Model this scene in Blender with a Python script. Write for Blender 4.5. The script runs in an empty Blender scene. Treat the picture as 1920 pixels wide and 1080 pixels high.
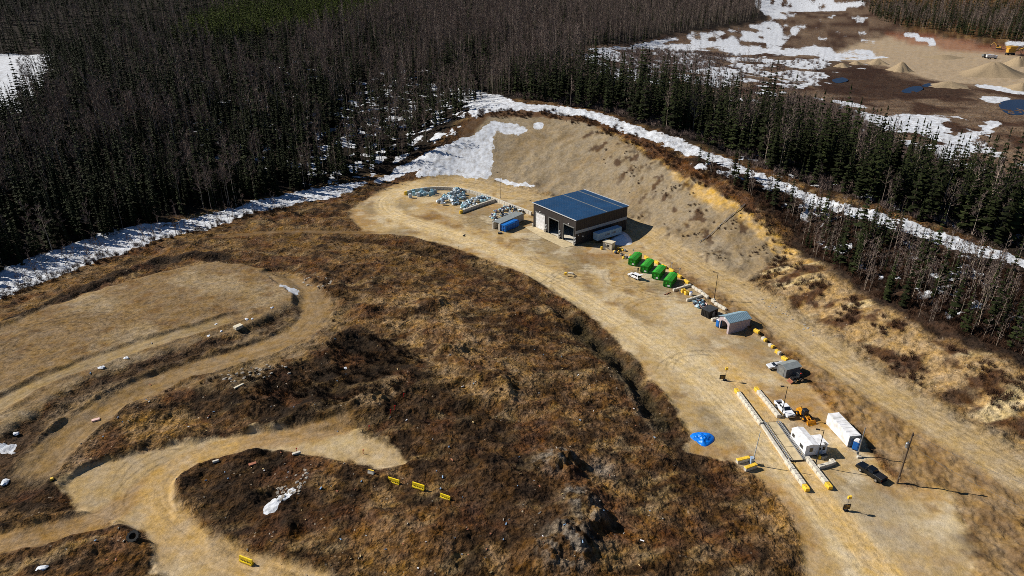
import bpy, bmesh, math, random
import numpy as np
from mathutils import Vector, Matrix
random.seed(7); rng = np.random.default_rng(7)
S = bpy.context.scene; COL = S.collection
R_ = math.radians

# ---------------------------------------------------------------- camera, sky, sun, exposure
CAMH, PITCH, FPX = 95.0, 26.0, 1280.0
cam = bpy.data.cameras.new('camera'); camo = bpy.data.objects.new('camera', cam); COL.objects.link(camo)
cam.sensor_width = 36.0; cam.lens = 36.0*FPX/1920.0; cam.clip_start = 1.0; cam.clip_end = 20000.0
camo.location = (0, 0, CAMH); camo.rotation_euler = (R_(90-PITCH), 0, 0); S.camera = camo
SUN_EL, SUN_DIR = 37.0, (-0.955, 0.296)          # horizontal direction towards the sun
sun = bpy.data.lights.new('sun', 'SUN'); suno = bpy.data.objects.new('sun', sun); COL.objects.link(suno)
sun.energy = 5.0; sun.angle = R_(0.5); sun.color = (1.0, 0.94, 0.84)
_sv = Vector((SUN_DIR[0]*math.cos(R_(SUN_EL)), SUN_DIR[1]*math.cos(R_(SUN_EL)), math.sin(R_(SUN_EL))))
suno.rotation_euler = _sv.to_track_quat('Z', 'Y').to_euler(); suno.location = (-200, 60, 200)
W = bpy.data.worlds.new('World'); S.world = W; W.use_nodes = True
_nt = W.node_tree; _sky = _nt.nodes.new('ShaderNodeTexSky'); _sky.sky_type = 'NISHITA'; _sky.sun_disc = False
_sky.sun_elevation = R_(SUN_EL); _sky.sun_rotation = math.atan2(SUN_DIR[0], SUN_DIR[1]); _sky.dust_density = 0.2; _sky.ozone_density = 7.0
_nt.links.new(_sky.outputs[0], _nt.nodes['Background'].inputs[0]); _nt.nodes['Background'].inputs[1].default_value = 0.05
S.view_settings.view_transform = 'Standard'; S.view_settings.look = 'None'
S.view_settings.exposure = 0.26; S.view_settings.gamma = 1.0; S.view_settings.use_curve_mapping = False
S.render.engine = 'CYCLES'; S.cycles.max_bounces = 4; S.cycles.transparent_max_bounces = 4
S.cycles.use_denoising = False; S.cycles.filter_width = 0.85

# ---------------------------------------------------------------- camera rays -> ground points
_p = R_(PITCH); _F = np.array([0, math.cos(_p), -math.sin(_p)]); _U = np.array([0, math.sin(_p), math.cos(_p)]); _C = np.array([0, 0, CAMH])
def ray(px):
    px = np.atleast_2d(np.asarray(px, float))
    d = _F[None]*FPX + np.array([1., 0, 0])[None]*(px[:, :1]-960) + _U[None]*(540-px[:, 1:2])
    return d
def at_z(px, z):
    d = ray(px); t = (np.asarray(z)-CAMH)/d[:, 2]; return _C + d*t[:, None]
def project(P):
    v = np.asarray(P, float)-_C; w = v@_F; w = np.where(w < 1, 1, w)
    return 960+FPX*v[..., 0]/w, 540-FPX*(v@_U)/w, w

# ---------------------------------------------------------------- terrain
CP = [ # pixel of the photograph, height in metres
# yard
(700,400,0),(760,380,0),(850,370,0),(930,390,0),(880,440,0),(1000,430,0),(1080,460,0),(1172,430,0),(1130,465,0),(1000,490,0),(1100,520,0),(1200,500,0),(1250,560,0),
(1150,600,0),(1300,560,0),(1350,620,0),(1250,680,0),(1400,660,0),(1470,710,0),(1350,760,0),(1450,760,0),(1520,780,0),(1420,870,0),(1530,860,0),(1600,850,0),(1640,890,0),(1520,950,0),(1600,960,0),(1700,1000,0),(1600,1070,0),(1720,1070,0),
# upper road
(740,348,.3),(850,342,.4),(940,352,.4),(1010,372,.5),(1100,395,.5),(1190,430,.7),(1250,465,1.1),(1320,505,1.3),(1400,550,1.4),(1500,625,1.5),(1600,695,1.7),(1700,755,1.9),(1800,815,2.1),(1920,890,2.3),
(1620,790,1.2),(1720,850,1.4),(1850,930,1.2),(1900,1000,.8),
# landfill
(860,560,2.4),(700,560,3),(500,450,1.2),(600,470,1.5),(400,560,3),(200,620,3.2),(100,700,3.2),(300,800,2.4),(600,720,3.4),(800,700,4.6),(900,800,3.4),(1000,700,3.2),(1100,800,2.4),(1200,900,1.4),(700,950,3),(900,1000,4),(500,950,2.6),(300,1000,2),(100,950,2.2),(1100,1060,2.6),(1300,1000,1),(1000,620,1.8),(250,900,1.8),
(0,560,1),(150,520,1.2),(330,450,1),(700,450,.6),(900,520,1.0),
(0,1080,2),(400,1080,2),(960,1080,3),(1400,1080,.6),(1920,1080,.8),(960,1400,1),(0,1400,1),(1920,1400,1),(-300,1000,2),(2200,1000,1),
# left snow line and left forest
(0,530,0),(200,460,0),(400,405,.4),(560,372,.8),(660,352,1),(740,325,1.6),
(0,400,6),(200,350,7),(400,300,8),(600,250,10),(750,250,10),(0,300,13),(200,250,16),(400,200,18),(600,150,22),(800,170,18),(300,100,30),(600,80,34),(900,100,30),
(0,200,19),(30,150,20),(30,107,20),(-200,150,20),(-200,107,20),(0,60,30),(0,0,45),(300,0,52),(600,0,50),(900,0,46),(1200,0,38),(1100,50,30),
# cut slope: rim, toe
(800,305,6),(840,260,14),(870,235,19),(900,214,23),(960,208,24),(1050,213,24),(1120,238,23),(1200,276,21),(1300,328,18),(1400,391,13),(1450,428,10),(1490,470,6.5),
(770,335,1),(850,333,1.2),(940,343,1.2),(1010,360,1.2),(1100,380,1.3),(1200,418,1.4),(1260,452,1.6),(1330,490,1.8),(1400,528,1.8),(1480,580,1.9),(1560,645,1.9),(1650,705,2),(1750,760,2.2),(1850,815,2.4),
# right bank
(1560,530,8.5),(1650,585,9),(1750,632,9),(1850,672,9.5),(1920,700,9.5),(1530,585,2.4),(1620,665,2.4),(1720,722,2.5),(1820,775,2.6),(1920,825,2.8),
(1500,440,9),(1600,480,10.5),(1700,540,11.5),(1850,600,11.5),
# power line strip and beyond
(1000,203,25),(1100,218,25),(1200,248,24),(1300,284,22),(1400,324,20),(1500,362,18),(1600,398,17),(1700,428,16),(1800,462,15),(1920,500,14),
(1200,210,24),(1400,270,21),(1600,330,17),(1800,390,14),(1920,430,12),
# flats
(1450,220,13),(1600,270,11),(1750,320,10),(1900,300,9),(1900,200,9),(1700,200,9),(1500,150,10),(1700,120,9),(1880,120,9),(1200,90,15),(1300,120,13),(1450,60,13),(1500,20,14),(1800,80,12),
(1700,30,22),(1900,30,22),(1800,-20,34),(1500,-20,22),(-300,600,2),(-300,300,12),(-300,0,45),(2200,900,2.5),(2200,600,10),(2200,300,11),(2200,100,14)]
CP = np.array(CP, float); _w = at_z(CP[:, :2], CP[:, 2]); CPX = np.c_[_w[:, :2], CP[:, 2]]
_far = [(1500*math.sin(a), 1500*math.cos(a), 62) for a in np.linspace(-1.1, 1.1, 9)]+[(4000*math.sin(a), 4000*math.cos(a), 70) for a in np.linspace(-1.2, 1.2, 9)]
CPX = np.vstack([CPX, _far]); _c2 = 36.0
def _ker(d2): return np.sqrt(d2+_c2)
_D2 = ((CPX[:, None, :2]-CPX[None, :, :2])**2).sum(2); _n = len(CPX)
_A = np.zeros((_n+3, _n+3)); _A[:_n, :_n] = _ker(_D2)-np.eye(_n)*1.5; _A[:_n, _n] = 1; _A[:_n, _n+1] = CPX[:, 0]; _A[:_n, _n+2] = CPX[:, 1]
_A[_n:, :_n] = _A[:_n, _n:].T; _sol = np.linalg.solve(_A, np.r_[CPX[:, 2], 0, 0, 0])
def base_h(x, y):
    x = np.asarray(x, float).ravel(); y = np.asarray(y, float).ravel(); out = np.empty(len(x))
    for i in range(0, len(x), 20000):
        xs, ys = x[i:i+20000], y[i:i+20000]
        k = _ker((xs[:, None]-CPX[None, :, 0])**2+(ys[:, None]-CPX[None, :, 1])**2)
        out[i:i+20000] = k@_sol[:_n]+_sol[_n]+_sol[_n+1]*xs+_sol[_n+2]*ys
    return out
def cast(px, hf=base_h):
    d = ray(px); d = d/np.linalg.norm(d, axis=1)[:, None]; ts = np.geomspace(60, 3500, 260); N = len(d)
    P = _C[None, None]+d[:, None, :]*ts[None, :, None]
    g = P[..., 2]-hf(P[..., 0], P[..., 1]).reshape(N, -1)
    k = np.argmax(g < 0, axis=1); k = np.where((g < 0).any(1), np.maximum(k, 1), len(ts)-1)
    lo, hi = ts[k-1], ts[k]
    for _ in range(14):
        m = (lo+hi)/2; Q = _C+d*m[:, None]; b = Q[:, 2] < hf(Q[:, 0], Q[:, 1]); hi = np.where(b, m, hi); lo = np.where(b, lo, m)
    return _C+d*hi[:, None]
def G(*pts):  # pixel list -> world xy
    return cast(np.array(pts, float))[:, :2]

_perm = rng.permutation(4096)
def vnoise(x, y, seed=0):
    xi = np.floor(x).astype(np.int64); yi = np.floor(y).astype(np.int64); fx = x-xi; fy = y-yi
    u = fx*fx*fx*(fx*(fx*6-15)+10); v = fy*fy*fy*(fy*(fy*6-15)+10)
    def g(a, b, dx, dy):
        h = _perm[(_perm[(a+seed*131) & 4095]+b) & 4095]*(2*math.pi/4096); return np.cos(h)*dx+np.sin(h)*dy
    return (g(xi, yi, fx, fy)*(1-u)+g(xi+1, yi, fx-1, fy)*u)*(1-v)+(g(xi, yi+1, fx, fy-1)*(1-u)+g(xi+1, yi+1, fx-1, fy-1)*u)*v
def fbm(x, y, sc, oct=4, seed=0, gain=.5):
    o = 0; a = 1; f = 1/sc
    for i in range(oct): o = o+a*vnoise(x*f, y*f, seed+i*7); a *= gain; f *= 2.03
    return o
def sstep(a, b, x): t = np.clip((x-a)/(b-a), 0, 1); return t*t*(3-2*t)
def sd_poly(x, y, poly):  # signed distance, positive inside (metres)
    n = len(poly); d = np.full(x.shape, 1e9); ins = np.zeros(x.shape, bool)
    for i in range(n):
        ax, ay = poly[i]; bx, by = poly[(i+1) % n]; ex, ey = bx-ax, by-ay; l2 = ex*ex+ey*ey+1e-9
        t = np.clip(((x-ax)*ex+(y-ay)*ey)/l2, 0, 1); d = np.minimum(d, (x-ax-ex*t)**2+(y-ay-ey*t)**2)
        c = ((ay > y) != (by > y)); xx = ax+(y-ay)*ex/(ey if abs(ey) > 1e-9 else 1e-9); ins ^= c & (x < xx)
    d = np.sqrt(d); return np.where(ins, d, -d)
def in_box(x, y, poly, m):
    return (x > poly[:, 0].min()-m) & (x < poly[:, 0].max()+m) & (y > poly[:, 1].min()-m) & (y < poly[:, 1].max()+m)
def zone(x, y, poly, w=2.0, off=0.0):  # soft mask of a world polygon
    o = np.zeros(x.shape); k = in_box(x, y, poly, 3*abs(w)+abs(off)+2)
    if k.any(): o[k] = sstep(-w, w, sd_poly(x[k], y[k], poly)+off)
    return o
def line_d(x, y, pl):  # signed lateral distance and length along a polyline
    d = np.full(x.shape, 1e9); s = np.zeros(x.shape); sg = np.zeros(x.shape); acc = 0
    for i in range(len(pl)-1):
        ax, ay = pl[i]; ex, ey = pl[i+1]-pl[i]; L = math.hypot(ex, ey)+1e-9
        t = np.clip(((x-ax)*ex+(y-ay)*ey)/(L*L), 0, 1); q = np.hypot(x-ax-ex*t, y-ay-ey*t); k = q < d
        d = np.where(k, q, d); s = np.where(k, acc+t*L, s); sg = np.where(k, np.sign(ex*(y-ay)-ey*(x-ax)), sg); acc += L
    return d*sg, s
def smooth_line(pl, n=6):
    pl = np.asarray(pl); P = np.vstack([2*pl[0]-pl[1], pl, 2*pl[-1]-pl[-2]]); out = []
    for i in range(1, len(P)-2):
        for t in np.linspace(0, 1, n, endpoint=False):
            a, b, c, d = P[i-1:i+3]; out.append(.5*((2*b)+(c-a)*t+(2*a-5*b+4*c-d)*t*t+(3*b-a-3*c+d)*t**3))
    out.append(pl[-1]); return np.array(out)
def smooth_poly(pl, n=4):
    pl = np.asarray(pl); m = len(pl); out = []
    for i in range(m):
        a, b, c, d = pl[i-1], pl[i], pl[(i+1) % m], pl[(i+2) % m]
        for t in np.linspace(0, 1, n, endpoint=False): out.append(.5*((2*b)+(c-a)*t+(2*a-5*b+4*c-d)*t*t+(3*b-a-3*c+d)*t**3))
    return np.array(out)

YARD = smooth_poly(G((655,400),(690,372),(740,346),(800,336),(880,342),(960,362),(1080,400),(1200,450),(1285,528),(1370,600),(1420,630),(1470,668),(1510,715),(1560,770),(1600,800),(1640,860),(1700,915),(1770,915),(1800,960),(1815,1100),(1535,1100),(1500,1010),(1450,925),(1380,870),(1290,850),(1290,815),(1262,760),(1205,690),(1140,620),(1050,555),(960,505),(880,475),(800,450),(740,440),(690,437)))
TURN = smooth_poly(G((115,905),(200,858),(330,828),(470,806),(560,800),(640,805),(740,835),(762,862),(700,878),(600,855),(500,842),(430,850),(370,872),(322,905),(322,950),(360,995),(450,1045),(560,1085),(330,1100),(280,1020),(215,975),(150,950)))
OVAL = smooth_poly(G((-60,650),(60,595),(180,550),(300,515),(420,497),(500,510),(545,535),(560,560),(520,595),(420,630),(320,665),(200,705),(90,765),(-60,840)))
GAP = (9e9,)
ROADS = [  # px polyline, half width (m), kind
 ([(1680,1150),(1640,1080),(1560,970),(1470,865),(1390,785),(1310,705),(1220,635),(1110,570),(1010,510),(910,462),(810,428),(735,400),(725,375),(770,352),(850,345),(930,360)], 5.0),
 ([(780,345),(860,340),(940,354),(1010,374),(1100,398),(1190,432),(1250,465),(1320,507),(1400,554),(1500,630),(1600,700),(1700,762),(1800,822),(1920,895),(2050,980)], 5.3),
 ([(-80,1030),(60,1003),(170,975),(250,925),(320,875),(400,840),(480,822),(580,808),(680,785)], 3.0),
 ([(640,1110),(520,1078),(410,1042),(330,990),(292,930),(310,885),(380,848),(480,824)], 3.4),
 ([(520,512),(572,545),(590,585),(560,622),(470,660),(330,702),(200,765),(110,835),(40,910)], 4.2),
 ([(1700,1120),(1560,960),(1500,880),(1450,800),(1395,722),(1330,660)], 3.0),
 ([(400,445),(480,438),(560,434),(640,436),(720,436)], 1.8),
 ([(-60,800),(60,735),(190,680),(330,635),(450,600)], 2.6)]
ROADS = [(smooth_line(G(*p)), w) for p, w in ROADS]
_LF = [r for i, r in enumerate(ROADS) if i in (2, 3, 4, 7)]
DITCHES = [([(640,448),(700,452),(760,462),(830,482),(900,502),(960,530),(1020,562),(1075,600)], -1.7, 1.8),
 ([(1075,600),(1125,640),(1168,680),(1198,720),(1222,760),(1246,795)], -3.4, 3.3), ([(1240,790),(1270,840),(1320,890),(1390,925)], -1.2, 2.5),
 ([(1180,440),(1240,485),(1300,535),(1380,595),(1450,650),(1530,720),(1600,790),(1690,875)], -.35, 1.0)]
DITCHES = [(smooth_line(G(*p)), a, w) for p, a, w in DITCHES]
BERMS = [([(230,700),(330,668),(430,632),(520,592)], .8, 1.2), ([(300,480),(420,478),(540,490),(620,525),(650,580)], .9, 2.2), ([(-60,650),(60,592),(150,553),(230,515),(310,488),(420,484)], 1.5, 1.5), ([(0,900),(60,850),(120,800),(200,745),(300,700)], .8, 2),
 ([(200,800),(330,750),(420,720),(560,690),(650,640),(700,570)], 1.6, 3.5), ([(230,835),(330,815),(440,795)], .8, 2.), ([(0,1005),(90,975),(170,960)], .5, 1.2), ([(60,1050),(180,1030),(280,1040)], .7, 1.6),
 ([(700,560),(760,585),(830,565)], 1.2, 2.4), ([(820,640),(870,690),(940,730),(980,760)], 1.6, 3.2), ([(1160,700),(1185,745),(1210,790),(1260,800)], .9, 1.1), ([(1040,640),(1110,690),(1150,740)], .5, 2),
 ([(390,720),(480,760),(640,770),(760,720),(800,690)], 1.4, 4.), ([(880,860),(960,890),(1000,950)], .9, 4), ([(1330,960),(1400,990),(1450,1040)], .8, 2.2), ([(500,1000),(640,960),(780,990),(860,1060)], 1.0, 2.6),
 ([(560,890),(460,960),(410,990)], -1.0, 2.4), ([(650,930),(560,1010),(520,1040)], -1.3, 2.8)]
BERMS = [(smooth_line(G(*p)), a, w) for p, a, w in BERMS]
_mp = [(1040,870,4.2,1.5),(1068,882,2.8,1.3),(1085,940,3.4,1.4),(1100,968,3.,1.2),(1060,1030,5.4,1.7),(1090,1005,3.4,1.1),(1010,1050,3.5,1.2),(590,525,1.3,.9),(615,522,1.2,.8),(600,540,1.5,1),(850,660,4,1.5),(930,720,4,1.2),(820,570,3,1.2),(700,770,5,1.2),(640,640,3,1.2),(1050,855,1.5,1.2),(1075,870,1.2,1.),(1120,985,1.5,1.2),(1040,1000,1.6,1.2)]
MOUNDS = [(*G(q[:2])[0], q[2], q[3]) for q in _mp]
ROUGH0 = [smooth_poly(G(*p)) for p in (
 [(880,225),(960,215),(1060,222),(1200,285),(1300,335),(1400,398),(1480,470),(1400,525),(1250,450),(1100,380),(940,343),(850,330)],)]
def smoothness(x, y):
    m = np.maximum(zone(x, y, YARD, 1.2), zone(x, y, TURN, 1.2)); m = np.maximum(m, .75*zone(x, y, OVAL, 1.5))
    for pl, w in ROADS:
        k = in_box(x, y, pl, w+3)
        if k.any(): d, _ = line_d(x[k], y[k], pl); m[k] = np.maximum(m[k], sstep(w+1.2, w-.8, np.abs(d)))
    return m
def height(x, y, fine=True):
    x = np.atleast_1d(np.asarray(x, float)).ravel(); y = np.atleast_1d(np.asarray(y, float)).ravel(); h = base_h(x, y); sm = smoothness(x, y)
    yd = zone(x, y, YARD, 2.5); wx = x+1.2*vnoise(x/5, y/5, 3); wy = y+1.2*vnoise(x/5, y/5, 4)
    for L, sgn in ((DITCHES, 1), (BERMS, 1)):
        for pl, a, w in L:
            k = in_box(x, y, pl, 4*w)
            if k.any():
                d, s = line_d(wx[k], wy[k], pl); tot = np.hypot(*np.diff(pl, axis=0).T).sum()
                e = sstep(0, 5, s)*sstep(0, 5, tot-s); h[k] += a*np.exp(-(d/w)**2*.9)*e*(1-.85*yd[k])*(.75+.5*vnoise(x[k]/6, y[k]/6, 11))
    for pl, w in _LF:
        k = in_box(x, y, pl, w+4)
        if k.any(): d, s = line_d(wx[k], wy[k], pl); d = np.abs(d); h[k] += (1-zone(x[k], y[k], TURN, 1.5))*(-.45*sstep(w+.9, w-.6, d)+.35*np.exp(-((d-w-1.1)/.7)**2)*(.6+vnoise(x[k]/5, y[k]/5, 12)))
    for mx, my, r, a in MOUNDS:
        k = np.hypot(x-mx, y-my) < 3*r
        if k.any(): q = np.hypot(wx[k]-mx, wy[k]-my)/r; h[k] += a*np.exp(-q**3*.8)*(1+.55*fbm(x[k], y[k], 2.6, 3, 33))
    h += (1.35+.25*vnoise(x/13, y/13, 77))*zone(x+.5*(wx-x), y+.5*(wy-y), OVAL, 2.4)-.8*zone(wx, wy, TURN, .9); dist = np.hypot(x, y)
    if fine:
        rough = (1-sm)*(1-.5*sstep(300, 700, dist)); big = fbm(x, y, 16, 3, 20); med = fbm(x, y, 3.4, 4, 40, .55)
        rid = .35-np.abs(vnoise(wx/11, wy/8, 95)); h += rough*(.75*big+.55*med*(1+.8*vnoise(x/14, y/14, 60))+2.4*np.clip(rid, -.3, 1)*sstep(-.25, .25, vnoise(x/30, y/30, 96))*(dist < 330))+.035*fbm(x, y, 5, 3, 70)*sm+rough*.16*fbm(x, y, 1.1, 2, 90)*(dist < 260)
        k = zone(x, y, ROUGH0[0], 3)
        if k.any():
            rr = np.abs(vnoise((x*.8+y*.6)/2.6+.7*vnoise(x/7, y/7, 81), (y*.8-x*.6)/9, 80)); h -= k*.42*(.35-rr)+k*rough*.3*med+k*rough*.35*big
    return h
def gz(x, y): return float(height(x, y)[0])
def drop(pts):
    pts = np.atleast_2d(np.array(pts, float)); P = cast(pts, base_h)
    for _ in range(4): P = at_z(pts, height(P[:, 0], P[:, 1]))
    return P
def at(px, py): return Vector(drop([(px, py)])[0])
def ats(*pts): return [Vector(p) for p in drop(pts)]
def head(a, b):  # world heading from pixel a to pixel b
    A, B = G(a, b); return math.atan2(B[1]-A[1], B[0]-A[0])

# ---------------------------------------------------------------- materials
def lin(c): return tuple(((v/255)/12.92 if v/255 <= .04045 else ((v/255+.055)/1.055)**2.4) for v in c)
MATS = {}
def mat(name, rgb, rough=.6, metal=0., var=.18, scale=1.5, bump=0., bscale=8., spec=.4, dirt=None, rnd=0.):
    if name in MATS: return MATS[name]
    m = bpy.data.materials.new(name); m.use_nodes = True; nt = m.node_tree; b = nt.nodes['Principled BSDF']; MATS[name] = m
    tc = nt.nodes.new('ShaderNodeTexCoord'); nz = nt.nodes.new('ShaderNodeTexNoise'); nz.inputs['Scale'].default_value = scale; nz.inputs['Detail'].default_value = 5
    nt.links.new(tc.outputs['Object'], nz.inputs['Vector'])
    mx = nt.nodes.new('ShaderNodeMix'); mx.data_type = 'RGBA'
    c = lin(rgb); d = dirt and lin(dirt) or tuple(v*(1-1.6*var) for v in c)
    mx.inputs[6].default_value = (*[min(1, v*(1+var)) for v in c], 1); mx.inputs[7].default_value = (*[max(0, v) for v in d], 1)
    rp = nt.nodes.new('ShaderNodeMapRange'); rp.inputs[1].default_value = .38; rp.inputs[2].default_value = .72
    nt.links.new(nz.outputs[0], rp.inputs[0]); nt.links.new(rp.outputs[0], mx.inputs[0]); out = mx.outputs[2]
    if rnd:
        oi = nt.nodes.new('ShaderNodeObjectInfo'); hv = nt.nodes.new('ShaderNodeHueSaturation'); mr = nt.nodes.new('ShaderNodeMapRange')
        mr.inputs[3].default_value = 1-rnd; mr.inputs[4].default_value = 1+rnd; nt.links.new(oi.outputs['Random'], mr.inputs[0])
        nt.links.new(mr.outputs[0], hv.inputs['Value']); nt.links.new(out, hv.inputs['Color']); out = hv.outputs[0]
    nt.links.new(out, b.inputs['Base Color'])
    b.inputs['Roughness'].default_value = rough; b.inputs['Metallic'].default_value = metal; b.inputs['Specular IOR Level'].default_value = spec
    if bump:
        bp = nt.nodes.new('ShaderNodeBump'); bp.inputs['Strength'].default_value = bump; bp.inputs['Distance'].default_value = .06
        n2 = nt.nodes.new('ShaderNodeTexNoise'); n2.inputs['Scale'].default_value = bscale; n2.inputs['Detail'].default_value = 4
        nt.links.new(tc.outputs['Object'], n2.inputs['Vector']); nt.links.new(n2.outputs[0], bp.inputs['Height']); nt.links.new(bp.outputs[0], b.inputs['Normal'])
    return m
# ---------------------------------------------------------------- ground sheet
def C8(*c): return np.array(lin(c))
AR_GAP = G((560,330),(600,250),(640,190),(740,150),(830,150),(930,180),(860,240),(800,285),(720,318),(640,340))
def ground():
    th = np.radians(np.r_[-80, -74, -68, -62, -57, np.arange(-53, 53.01, .092), 57, 62, 68, 74, 80])
    r = np.r_[20, 35, 50, CAMH/np.tan(np.radians(np.arange(57, 7.2, -.056)))]
    r = np.r_[r, np.geomspace(r[-1]*1.01, 9000, 70)]
    T, RR = np.meshgrid(th, r); x = (RR*np.sin(T)).ravel(); y = (RR*np.cos(T)).ravel(); nr, nc = T.shape
    z = height(x, y)
    me = bpy.data.meshes.new('ground'); n = len(x)
    me.vertices.add(n); me.vertices.foreach_set('co', np.c_[x, y, z].astype(np.float32).ravel())
    i = np.arange(nr*nc).reshape(nr, nc); q = np.stack([i[:-1, :-1], i[:-1, 1:], i[1:, 1:], i[1:, :-1]], -1).reshape(-1, 4)[:, ::-1]
    nf = len(q); me.loops.add(nf*4); me.polygons.add(nf)
    me.loops.foreach_set('vertex_index', q.ravel().astype(np.int32)); me.polygons.foreach_set('loop_start', (np.arange(nf)*4).astype(np.int32))
    me.polygons.foreach_set('use_smooth', np.ones(nf, bool)); me.update()
    # ---- which ground lies where (colour of the soil itself, snow cover, wheel tracks)
    wx = x+2.2*fbm(x, y, 7, 3, 101); wy = y+2.2*fbm(x, y, 7, 3, 109)
    def Z(pts, w=1.5, sm=True, off=0.):
        g = G(*pts); return zone(wx, wy, smooth_poly(g) if sm else g, w, off)
    col = np.tile(C8(104, 74, 40), (n, 1)); grain = np.full(n, 1.0)
    def lay(c, m, g=None):
        m = np.clip(m, 0, 1); col[:] = col*(1-m[:, None])+C8(*c)*m[:, None]
        if g is not None: grain[:] = grain*(1-m)+g*m
    N1 = fbm(x, y, 22, 4, 130); N2 = fbm(x, y, 7, 4, 140); N3 = fbm(x, y, 2.5, 4, 150); NB = fbm(x*.5+y*.25, y*1.5-x*.6, 9, 4, 160)
    lay((70, 48, 26), sstep(-.1, .35, N1)*.85); lay((138, 106, 62), sstep(.04, .42, N2)*.8); lay((42, 30, 19), sstep(-.02, .4, fbm(x, y, 5, 4, 170))*.85); lay((152, 124, 78), sstep(.12, .42, NB)*.6); lay((44, 32, 20), sstep(.16, .4, fbm(x*.6-y*.4, y*1.2+x*.5, 7, 4, 175))*.6)
    # dark soil and burnt-looking debris strips of the capped mound, one bank's shade painted in
    lay((40, 30, 20), Z([(190,800),(300,760),(400,715),(560,680),(680,620),(760,650),(830,690),(790,740),(700,760),(600,800),(480,800),(330,770),(250,800)], 4)*(.45+.5*sstep(-.2, .3, N2)))
    lay((37, 26, 17), Z([(690,760),(800,730),(940,760),(1010,830),(1000,900),(900,930),(820,890),(740,850),(660,800)], 7)*(.35+.4*sstep(-.2, .2, N2)))
    lay((46, 33, 23), Z([(860,900),(1000,870),(1060,930),(1060,1000),(960,1020),(860,960)], 4)*.55)
    lay((34, 25, 17), Z([(330,900),(420,870),(560,860),(600,900),(540,970),(500,1040),(440,1020),(360,970)], 3)*.6)  # slope falling away right of the track: its shade painted into the soil
    lay((38, 27, 18), Z([(0,890),(90,880),(160,950),(80,970),(0,980)], 3)*.75)
    lay((152, 120, 74), Z([(690,560),(780,540),(850,560),(900,640),(980,690),(1010,745),(900,755),(810,700),(740,640)], 3.5)*sstep(-.35, .2, N2)*.85); lay((112, 92, 60), Z([(480,610),(570,560),(660,580),(650,620),(590,670),(480,700),(400,700)], 3)*.75); lay((150, 122, 84), Z([(660,760),(730,715),(760,720),(700,770)], 1.5)*sstep(-.3, .2, NB)*.8)
    lay((150, 115, 62), Z([(230,790),(330,775),(380,800),(300,830),(240,825)], 2)*.7); lay((134, 100, 52), Z([(600,940),(720,960),(860,1060),(700,1080),(520,1040)], 4)*sstep(-.3, .3, N2)*.6)
    lay((128, 100, 60), Z([(560,600),(620,560),(690,570),(650,620),(560,680),(500,690)], 3)*sstep(-.3, .3, N2)*.7)
    lay((150, 128, 96), Z([(1160,695),(1180,705),(1215,770),(1245,800),(1215,800),(1180,745)], .8)*.85)
    for c, rr in (((1040,870),4.2),((1085,945),3.4),((1065,1035),5.2),((1100,970),3)):
        g = G(c)[0]; lay((128, 118, 104), np.exp(-(np.hypot(wx-g[0], wy-g[1])/rr)**4)*sstep(-.2, .2, N3)*.8)
    g = G((1130,880))[0]; lay((150, 138, 122), np.exp(-((x-g[0])**2+(y-g[1])**2)/6)*.7)
    # grass verges
    lay((122, 92, 48), Z([(-40,590),(100,520),(330,440),(560,425),(740,440),(900,520),(800,520),(560,470),(300,490),(100,565),(-40,640)], 3)*sstep(-.5, .2, N2)*.7)
    lay((50, 37, 25), Z([(-60,652),(60,598),(150,558),(230,520),(310,494),(430,488),(420,480),(310,482),(225,508),(145,546),(50,586),(-60,640)], .7)*.95)  # dark bank strip, with the berm's shade painted into the ground colour
    for q in (0, 1, 2):
        dd, _s = line_d(wx, wy, DITCHES[q][0]); lay((56, 41, 26), np.exp(-(dd/(DITCHES[q][2]*1.1))**2)*.85)
    lay((104, 62, 33), sstep(.08, .4, fbm(x, y, 12, 4, 182))*.36)
    # bare plateaux
    lay((76, 57, 38), Z([(560,560),(575,580),(545,605),(470,650),(350,692),(250,727),(160,775),(60,860),(-20,930),(-40,880),(50,800),(150,735),(300,672),(420,640),(520,598)], .6)*.95)  # band along the plateau scarp, its shade painted as darker earth
    lay((70, 60, 38), Z([(1075,590),(1130,632),(1180,680),(1212,725),(1240,770),(1262,800),(1235,805),(1205,765),(1180,725),(1145,690),(1090,640)], 1.5)*.85)
    oc = zone(wx, wy, OVAL, .8); lay((138, 112, 74), oc*.92, .6); lay((162, 140, 104), oc*sstep(-.05, .4, N1)*.7); lay((112, 82, 46), oc*sstep(.1, .5, N2)*.6)
    m = Z([(500,600),(560,545),(620,560),(640,600),(560,680),(430,735),(300,745),(190,790),(60,900),(30,870),(150,770),(280,700),(420,650)], 2.5); lay((140, 116, 80), m*.7*sstep(-.5, .3, N2), .6)
    lay((142, 118, 84), Z([(90,790),(200,730),(260,740),(190,810),(130,880),(60,900)], 3)*.6)
    # forest floor left / behind, brush ground right
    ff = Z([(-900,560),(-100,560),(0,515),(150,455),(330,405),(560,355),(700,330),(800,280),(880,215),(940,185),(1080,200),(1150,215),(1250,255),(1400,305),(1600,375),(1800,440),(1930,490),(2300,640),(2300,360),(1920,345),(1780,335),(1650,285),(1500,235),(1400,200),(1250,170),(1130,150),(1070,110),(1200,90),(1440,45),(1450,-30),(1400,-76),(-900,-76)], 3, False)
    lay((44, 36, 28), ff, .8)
    bg = Z([(1290,320),(1340,325),(1420,385),(1480,430),(1490,490),(1540,525),(1650,575),(1800,650),(1920,690),(2300,820),(2300,600),(1920,490),(1800,450),(1600,390),(1400,320),(1300,290)], 2, False)
    lay((50, 38, 29), bg, .9); lay((72, 52, 38), bg*sstep(.05, .4, N2)*.7)
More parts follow.
